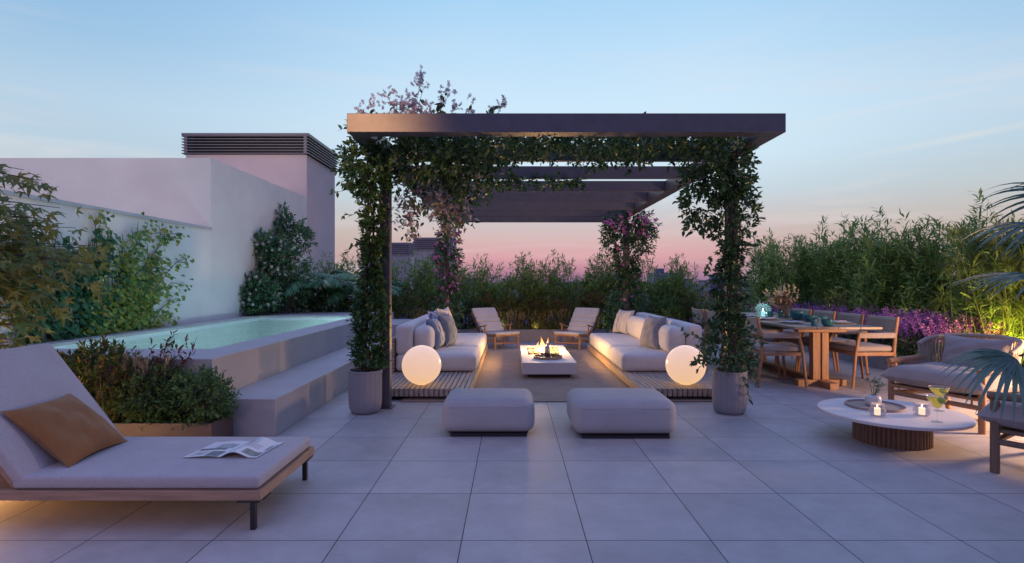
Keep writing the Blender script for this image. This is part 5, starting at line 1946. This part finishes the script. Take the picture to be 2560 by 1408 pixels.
GS = 'shrubs at the foot of the far hedge'
GG = 'plumed grasses at the foot of the far hedge'
SX = [(-4.4, 'g'), (-2.15, 'y'), (-1.65, 'r'), (-1.05, 'g'), (-.55, 'r'), (-.05, 'y'), (.42, 'r'), (.9, 'r'), (1.35, 'y'), (1.8, 'r'), (2.3, 'g'), (2.8, 'r'), (3.3, 'g'), (3.9, 'y'), (4.5, 'g')]
SL = ['by the tall wall behind the jasmine', 'behind the pool corner', 'behind the left sofa', 'at the foot of the rear left flowering post', 'left of the left deck chair back', 'right of the left deck chair back', 'behind the fire, left of the flames',
      'behind the fire, right of the flames', 'left of the right deck chair back', 'behind the right deck chair', 'at the foot of the rear right flowering post', 'behind the right sofa', 'beside the hedge gap', 'before the dark fence', 'behind the far end of the dining table']
for (x, c), lb in zip(SX, SL):
    mt = {'g': lf_nang, 'y': lf_nan, 'r': lf_nan}[c]
    nm = {'g': 'green low shrub ', 'y': 'yellowish low shrub ', 'r': 'reddish low shrub '}[c]
    shrub('low_shrub', nm + lb, (x, 12.15 + rnd.uniform(-.1, .1), .2), (.36, .26, .36 + rnd.uniform(-.05, .06)), 170, mt, L_lance(.15, .1), (.05, .09), GS, red=60 if c == 'r' else 4 if c == 'y' else 0)
for x, lb in ((-2.0, 'behind the left pool step'), (-1.35, 'behind the left sofa back'), (-.35, 'just right of the left deck chair'), (.02, 'between the left deck chair and the fire'), (.62, 'right behind the fire flames'), (1.05, 'just left of the right deck chair'), (2.6, 'behind the right sofa back cushions')):
    grass('plumed grass tuft ' + lb, (x, 11.98, .2), 70, .42, .09, 26, GG)

# planter in front of the pool
GF = 'plants in the bronze planter box'
shrub('low_shrub', 'dense green shrub at the right end of the bronze planter', (-2.42, 4.36, .15), (.23, .17, .20), 460, lf_nang, L_lance(.17, .1), (.028, .05), GF, 7, .07)
shrub('low_shrub', 'green shrub second from the right end of the bronze planter', (-2.78, 4.36, .15), (.22, .17, .21), 420, lf_nang, L_lance(.17, .1), (.028, .05), GF, 7, .07, red=6)
shrub('low_shrub', 'yellow-green shrub with red tips in the middle of the bronze planter', (-3.2, 4.38, .15), (.30, .18, .31), 560, lf_nan, L_lance(.17, .1), (.035, .06), GF, 7, .08, red=14)
shrub('low_shrub', 'yellow-green shrub behind the ochre pillow in the bronze planter', (-3.5, 4.36, .15), (.28, .17, .26), 420, lf_nan, L_lance(.17, .1), (.035, .06), GF, 7, .08, red=7)
shrub('low_shrub', 'red tipped shrub at the left edge of the photograph, under the maple', (-4.15, 4.4, .15), (.28, .17, .34), 260, lf_nan, L_lance(.17, .1), (.045, .075), GF, 7, .08, red=24)
for x, y, lb in ((-2.92, 4.45, 'between the green and yellow shrubs, tallest'), (-3.08, 4.42, 'in front of the red nandina'), (-3.72, 4.36, 'beside the day bed backrest'), (-3.6, 4.47, 'between the day bed backrest and the yellow shrub')):
    grass('plumed grass tuft ' + lb, (x, y - .04, .15), 110, .46, .09, 70, GF)
# red nandina rising above the coping
nd = thing('red_nandina', 'slender red-leaved shrub rising above the pool coping', 'shrub', (-2.97, 4.42, .15), 0, GF)
PP, DD, st = [], [], MB()
for (x, y) in ((425, 842), (462, 858), (488, 868), (380, 868), (400, 880), (440, 880), (470, 895), (395, 905), (430, 900), (345, 895), (415, 865)):
    e = at(x, y, 4.42 + rnd.uniform(-.08, .08))
    b = (-2.9 + rnd.gauss(0, .03), 4.42, .2)
    P_ = wiggle(b, e, 4, .012)
    st.tube(P_, [.004, .0035, .003, .002, .001], 5)
    for u in np.linspace(.5, 1, 8):
        k = min(3, int(u * 4))
        q = P_[k].lerp(P_[k + 1], u * 4 - k)
        PP.append(q)
        DD.append(Vector((rnd.gauss(0, .6), rnd.gauss(0, .5), .7)))
st.build('stems', m_bark, nd, 60)
pp, dd = sprigs(PP, DD, 5, .05, .7)
scatter('red_leaves', L_lance(.17, .1), pp, dd, rsize(len(pp), .03, .055), lf_red, nd)

# lavender along the right planter
def lavender_proto():
    t_ = thing('lavender', 'x', 'lavender', (0, -50, 0), 0, 'lavender bushes along the right planter')
    n = 330
    P, D = blob(n, (0, 0, .13), (.28, .26, .2), .2)
    pp, dd = sprigs(P, D + [0, 0, .6], 6, .1, .6)
    scatter('foliage', L_lance(.08, 0), pp, dd, rsize(len(pp), .05, .09), lf_lav, t_, world=False)
    n = 150
    th = rng.uniform(0, 6.28, n)
    r_ = rng.uniform(0, 1, n) ** .5
    D = nrm(np.c_[np.cos(th) * r_ * .62, np.sin(th) * r_ * .62, np.ones(n)])
    P = np.c_[np.cos(th) * r_ * .2, np.sin(th) * r_ * .2, np.full(n, .1)]
    Ls = rsize(n, .26, .46)
    scatter('stalks', L_blade(.004, .06), P, D, Ls, lf_lav, t_, world=False, upj=1)
    m_ = 24
    u = rng.uniform(0, 1, (n, m_))
    tt_ = rng.uniform(0, 6.28, (n, m_))
    a = np.stack([np.cos(tt_), np.sin(tt_), 0 * tt_], -1)
    Q = (P + D * (Ls * .55)[:, None])[:, None, :] + D[:, None, :] * (u * (Ls * .46)[:, None])[..., None] + a * (.010 * (1 - u * .7))[..., None]
    scatter('flower_spikes', L_diamond(.35, .0), Q.reshape(-1, 3), (a * .8 + D[:, None, :] * .6).reshape(-1, 3), rsize(n * m_, .012, .024), fl_lav, t_, world=False, upj=1)
    return t_


LV = [(5.52, 12.0), (5.5, 11.3), (5.52, 10.6), (5.5, 9.9), (5.5, 9.25), (5.48, 8.6), (5.5, 8.0), (5.52, 7.4), (5.5, 6.9), (5.95, 7.2), (5.95, 7.9), (5.95, 9.0), (5.92, 10.3)]
LL = ['farthest along the row, by the hedge gap', 'behind the aqua lantern', 'behind the dried flower vase', 'behind the farthest dining chair', 'behind the third dining chair', 'beside the spiky grass', 'behind the second dining chair', 'behind the nearest dining chair', 'behind the rope armchair back', 'in the back row beside the papyrus', 'in the back row right of the nearest dining chair', 'in the back row near the spiky grass', 'in the back row far along the planter']
l0 = lavender_proto()
for i, ((x, y), lb) in enumerate(zip(LV, LL)):
    o = l0 if i == 0 else copy_tree(l0)
    o['label'] = 'purple lavender bush ' + lb
    o.location = (x, y, .2)
    o.rotation_euler = (0, 0, rnd.uniform(0, 6.28))
    o.scale = (1.15, 1.15, rnd.uniform(1.08, 1.3))
grass('spiky green grass tuft rising out of the lavender behind the dining chairs', (5.5, 9.5, .2), 110, 1.0, .07, 0, None, lf_gr, 'grass', 'spiky_grass')
for i, (x, y, lb) in enumerate(((5.36, 7.55, 'at the planter edge behind the nearest dining chair'), (5.36, 6.95, 'at the planter edge left of the rope armchair'), (5.36, 8.6, 'at the planter edge behind the second dining chair'))):
    shrub('low_shrub', 'low dark green ground shrub ' + lb, (x, y, .18), (.22, .3, .14), 120, lf_nang, L_lance(.17, .1), (.04, .07), 'low shrubs at the right planter edge', 7, .07)


# ------------------------------------------------------------------ jasmine and ivy on the wall
js = thing('jasmine', 'rounded jasmine shrub with white flowers climbing the wall corner behind the pool', 'shrub', (-4.4, 10.9, .63))
P, D = [], []
for (x, y, Y_, r_, n) in ((640, 735, 10.45, (.38, .30, .36), 240), (700, 700, 11.2, (.62, .35, .62), 380), (675, 640, 10.9, (.52, .28, .34), 260), (730, 590, 11.6, (.34, .22, .30), 110), (692, 535, 11.7, (.09, .12, .12), 22), (715, 560, 11.7, (.2, .15, .12), 34), (635, 606, 10.75, (.26, .18, .11), 60), (612, 752, 10.3, (.22, .2, .16), 70), (750, 600, 11.8, (.22, .15, .16), 40), (800, 740, 11.7, (.4, .25, .3), 120)):
    c = at(x, y, Y_)
    c = (max(c[0], -4.84 + r_[0] * .25), c[1], max(c[2], .63 + r_[2] * .5))
    a, b = blob(n, c, r_, .2)
    P.append(a)
    D.append(b)
P, D = np.concatenate(P), np.concatenate(D)
P[:, 0] = np.maximum(P[:, 0], -4.83)
P[:, 2] = np.maximum(P[:, 2], .65)
pp, dd = sprigs(P, D + [0, 0, .15], 7, .13, .9)
scatter('foliage', L_ovate(.2), pp, dd, rsize(len(pp), .06, .105), lf_jas, js)
k = rng.choice(len(P), 330)
k = k[P[k][:, 2] < 2.05]
pp, dd = sprigs(P[k] + nrm(D[k]) * .08 + [.03, -.06, 0], D[k] + [.2, -.5, .3], 6, .05, 1)
scatter('white_flowers', L_star(5, .36), pp, dd, rsize(len(pp), .022, .036), fl_white, js, upj=1)
st = MB()
for q in range(10):
    st.tube(wiggle((-4.5 + rnd.gauss(0, .2), 10.9, .63), (-4.6 + rnd.gauss(0, .3), 11.3 + rnd.gauss(0, .2), 1.9), 5, .06), .01, 5)
st.build('stems', m_bark, js, 60)


def ivy(label, n_st, y0, y1, ang, Lr, mat, size, dens, zmin=.64, fill=0, fillbox=None):
    t_ = thing('wall_ivy', label, 'climbing plant', (-4.83, (y0 + y1) / 2, .63))
    st = MB()
    PP, DD = [], []
    for q in range(n_st):
        y = rnd.uniform(y0, y1)
        a = rnd.uniform(*ang)
        L_ = rnd.uniform(*Lr)
        z = zmin + .01
        pts = [Vector((-4.845, y, z))]
        k = int(L_ / .12)
        for i in range(k):
            a += rnd.gauss(0, .14)
            y += .12 * math.sin(a)
            z += .12 * math.cos(a)
            if z > 2.0 or z < zmin:
                break
            pts.append(Vector((-4.845 + .012 * rnd.random(), y, z)))
            if rnd.random() < .34 and i > 1:
                b, yy, zz = a + rnd.choice((-1, 1)) * rnd.uniform(.5, 1.0), y, z
                tw = [pts[-1]]
                for j in range(rnd.randint(2, 4)):
                    yy += .09 * math.sin(b)
                    zz += .09 * math.cos(b)
                    tw.append(Vector((-4.83 + .02 * rnd.random(), yy, min(zz, 2.02))))
                st.tube(tw, [.004] * (len(tw) - 1) + [.0015], 5)
                for c, d__ in zip(tw[:-1], tw[1:]):
                    for m_ in range(dens):
                        PP.append(c.lerp(d__, rnd.random()))
        if len(pts) > 2:
            st.tube(pts, [.008 * (1 - .8 * i / len(pts)) + .001 for i in range(len(pts))], 5)
            for c, d__ in zip(pts[:-1], pts[1:]):
                for m_ in range(dens):
                    PP.append(c.lerp(d__, rnd.random()))
    PP = np.array(PP)
    if fill:
        f_ = np.c_[np.full(fill, -4.82), rng.uniform(fillbox[0], fillbox[1], fill), .65 + (fillbox[2]) * rng.random(fill) ** 1.5]
        PP = np.r_[PP, f_]
    n = len(PP)
    PP = PP + np.c_[rng.uniform(.0, .09, n), rng.normal(0, .05, n), rng.normal(0, .05, n)]
    PP[:, 0] = np.maximum(PP[:, 0], -4.84)
    PP[:, 2] = np.maximum(PP[:, 2], .65)
    DD = np.c_[rng.uniform(.2, .9, n), rng.normal(-.1, .5, n), rng.normal(-.55, .4, n)]
    scatter('leaves', L_heart(), PP, DD, rsize(n, *size), mat, t_, up=(1, -.4, .7), upj=.35)
    st.build('stems', m_bark, t_, 60)
    return t_


ivy('yellow-green ivy fanning out over the white wall beside the pool', 36, 6.5, 7.2, (-.35, 1.2), (.5, 1.65), lf_ivy, (.042, .068), 3, fill=340, fillbox=(6.3, 7.5, .55))
ivy('deep green ivy on the white wall behind the maple branches', 30, 5.5, 6.6, (-.5, .5), (.5, 1.4), lf_ivyg, (.05, .08), 2, fill=200, fillbox=(5.6, 6.7, .9))

# ------------------------------------------------------------------ maple on the left
mp_ = thing('maple_tree', 'maple branches with large olive and orange leaves reaching in from the left', 'tree', (-4.62, 3.55, 0))
tk = MB()
tk.tube([(-4.62, 3.55, 0), (-4.6, 3.55, .6), (-4.64, 3.58, 1.2), (-4.58, 3.6, 1.8), (-4.6, 3.6, 2.5)], [.06, .052, .042, .03, .012], 10)
PP, DD = [], []
BR = [(255, 640, 4.0), (240, 615, 4.2), (190, 570, 4.0), (140, 548, 3.8), (150, 520, 4.1), (215, 690, 3.9), (175, 770, 3.8), (150, 740, 3.7), (110, 820, 3.7), (60, 850, 3.6), (30, 800, 3.8), (90, 700, 3.6), (120, 650, 3.6), (70, 600, 3.7), (40, 530, 3.8),
      (100, 560, 4.0), (20, 680, 3.6), (130, 700, 4.1), (60, 760, 4.0), (170, 650, 3.7), (30, 880, 3.7), (105, 452, 3.7), (60, 425, 3.8), (-20, 570, 3.7), (-10, 720, 3.8), (-30, 640, 3.9), (-20, 820, 3.8), (140, 600, 3.9), (80, 640, 4.1), (30, 620, 4.0), (110, 740, 3.8),
      (60, 520, 4.0), (200, 620, 3.8), (20, 560, 3.6), (230, 660, 3.8), (50, 690, 3.8)]
for (x, y, Y_) in BR:
    e = Vector(at(x, y, Y_))
    b = Vector((-4.6, 3.58, max(.5, e.z - rnd.uniform(-.12, .22))))
    m_ = b.lerp(e, .5) + Vector((0, 0, .06))
    pts = [b, b.lerp(m_, .5), m_, m_.lerp(e, .5) + Vector((0, 0, .01)), e]
    tk.tube(pts, [.012, .009, .007, .0045, .002], 6)
    top_ = y < 480
    for i in range(26 if top_ else 46):
        u = (.78 if top_ else .45) + (.22 if top_ else .55) * rnd.random()
        c = m_.lerp(e, (u - .5) * 2) if u > .5 else b.lerp(m_, u * 2)
        c = c + Vector((rnd.gauss(0, .05), rnd.gauss(0, .09), rnd.gauss(-.03, .035)))
        PP.append(c)
        DD.append(Vector((.7 + rnd.gauss(0, .4), rnd.gauss(-.1, .5), -.5 + rnd.gauss(0, .3))))
tk.build('trunk', m_bark, mp_, 60)
scatter('crown', L_maple(), PP, DD, rsize(len(PP), .055, .095), lf_map, mp_, up=(.2, -.25, 1), upj=.45)


# ------------------------------------------------------------------ palms
def frond(PP, DD, SS, MBx, base, ang, tilt, L_, droop, n=30, ll=.34):
    """a feather palm frond"""
    base = Vector(base)
    hd = Vector((math.cos(ang), math.sin(ang), 0))
    pts = []
    for i in range(12):
        u = i / 11
        th = tilt - droop * u
        pts.append(base.copy())
        base = base + (hd * math.cos(th) + Vector((0, 0, math.sin(th)))) * (L_ / 11)
    MBx.tube(pts, [.008 - .0065 * i / 11 for i in range(12)], 5)
    sd = Vector((-hd.y, hd.x, 0))
    for i in range(n):
        u = .18 + .8 * i / n
        k = min(10, int(u * 11))
        q = pts[k].lerp(pts[k + 1], u * 11 - k)
        dr = (pts[k + 1] - pts[k]).normalized()
        for s_ in (-1, 1):
            PP.append(q)
            DD.append(dr * .65 + sd * s_ + Vector((0, 0, -.25 + rnd.gauss(0, .08))))
            SS.append(ll * (math.sin(PI * (.15 + .8 * u)) ** .7) * rnd.uniform(.9, 1.1))


for (lb, loc, n_, L_, seed) in (('feather palm with arching fronds right of the jasmine', (-4.05, 11.7, .6), 15, 1.25, 3), ('taller feather palm behind the pool, nearer the front left climber', (-3.45, 12.2, .4), 15, 1.45, 5)):
    r = thing('feather_palm', lb, 'palm', loc)
    PP, DD, SS, mb = [], [], [], MB()
    for i in range(n_):
        a = 2 * PI * i / n_ + rnd.uniform(-.2, .2)
        frond(PP, DD, SS, mb, (loc[0] + .03 * math.cos(a), loc[1] + .03 * math.sin(a), loc[2] + .35), a, rad(rnd.uniform(45, 80)), L_ * rnd.uniform(.8, 1.05), rad(rnd.uniform(85, 130)))
    mb.tube([(loc[0], loc[1], loc[2] - .2), (loc[0], loc[1], loc[2] + .4)], [.05, .03], 8)
    mb.build('stalks', m_stem, r, 60)
    scatter('fronds', L_lance(.06, .3), PP, DD, SS, lf_palm, r, upj=.1)

# papyrus lit yellow
pa = thing('papyrus', 'papyrus clump with fine umbrella heads lit yellow at the right edge', 'papyrus', (5.8, 6.75, .2))
st = MB()
P, D, Ls = [], [], []
for i in range(64):
    x, y = 5.82 + rnd.gauss(0, .22), 6.6 + rnd.gauss(0, .33)
    h = rnd.uniform(.6, 1.7)
    tx, ty = x + rnd.gauss(0, .16) - .05, y + rnd.gauss(0, .2)
    st.tube([(x, y, .2), ((x + tx) / 2, (y + ty) / 2, .2 + h * .55), (tx, ty, .2 + h)], [.0045, .004, .003], 6)
    for j in range(90):
        a = rnd.uniform(0, 6.28)
        e_ = rnd.uniform(-.35, 1.2)
        P.append((tx, ty, .2 + h))
        D.append((math.cos(a) * math.cos(e_), math.sin(a) * math.cos(e_), math.sin(e_)))
        Ls.append(rnd.uniform(.14, .30))
st.build('stems', lf_pap, pa, 60)
scatter('umbels', L_blade(.013, .5, 3), P, D, Ls, lf_pap, pa, upj=.1)

# fan palm at the right edge, standing beyond the picture
fp = thing('fan_palm', 'fan palm with long split leaves reaching in from the right edge', 'palm', (3.75, 2.5, 0))
mb = MB()
mb.tube([(3.75, 2.5, 0), (3.72, 2.5, .7), (3.7, 2.5, 1.15)], [.09, .07, .06], 10)
mb.build('trunk', m_bark, fp, 60)


def fan_leaf(MBl, MBs, hub, fwd, nrm_, L_, n=22, spread=rad(150), droop=.45, w_=.016):
    hub, f, u = Vector(hub), Vector(fwd).normalized(), Vector(nrm_)
    s_ = f.cross(u).normalized()
    u = s_.cross(f).normalized()
    for i in range(n):
        a = (i / (n - 1) - .5) * 2 * spread / 2 * 1.0 + rnd.gauss(0, .02)
        d_ = f * math.cos(a) + s_ * math.sin(a)
        sd = -f * math.sin(a) + s_ * math.cos(a)
        ll = L_ * (.82 + .18 * math.cos(a)) * rnd.uniform(.9, 1.05)
        vs, fs = [], []
        K = 9
        for k in range(K + 1):
            q = k / K
            c = hub + d_ * ll * q - u * .02 + Vector((0, 0, -1)) * droop * ll * q ** 2.2
            ww = w_ * (min(1, q * 2.6 + .15)) * (1 - max(0, q - .3) / .7) ** .8 + .0006
            vs += [c - sd * ww, c - u * ww * .55, c + sd * ww]
        for k in range(K):
            fs += [(3 * k, 3 * k + 1, 3 * k + 4, 3 * k + 3), (3 * k + 1, 3 * k + 2, 3 * k + 5, 3 * k + 4)]
        MBl.add(vs, fs)
    MBs.tube([(3.7, 2.5, 1.12), Vector((3.7, 2.5, 1.12)).lerp(hub, .5) + Vector((0, 0, .12)), hub], [.012, .009, .006], 6)


for (hx, hy, Y_, f, u, L_, dr, n_) in ((2548, 890, 2.75, (-.95, .1, .25), (.1, -.45, .9), .36, .62, 20), (2640, 560, 2.9, (-.9, .25, .35), (.1, -.3, .95), .42, .55, 22), (2640, 690, 3.1, (-.95, .1, .3), (.05, -.2, 1), .52, .42, 22), (2720, 500, 2.6, (-.8, -.1, .6), (0, -.2, 1), .5, .5, 20)):
    lm, sm = MB(), MB()
    fan_leaf(lm, sm, at(hx, hy, Y_), f, u, L_, n_, droop=dr)
    o = lm.build('fan_leaf', lf_fan, fp, 60)
    s_ = sm.build('leaf_stalk', m_stem, None, 60)
    for vtx in s_.data.vertices:
        vtx.co -= fp.location
    s_.parent = o
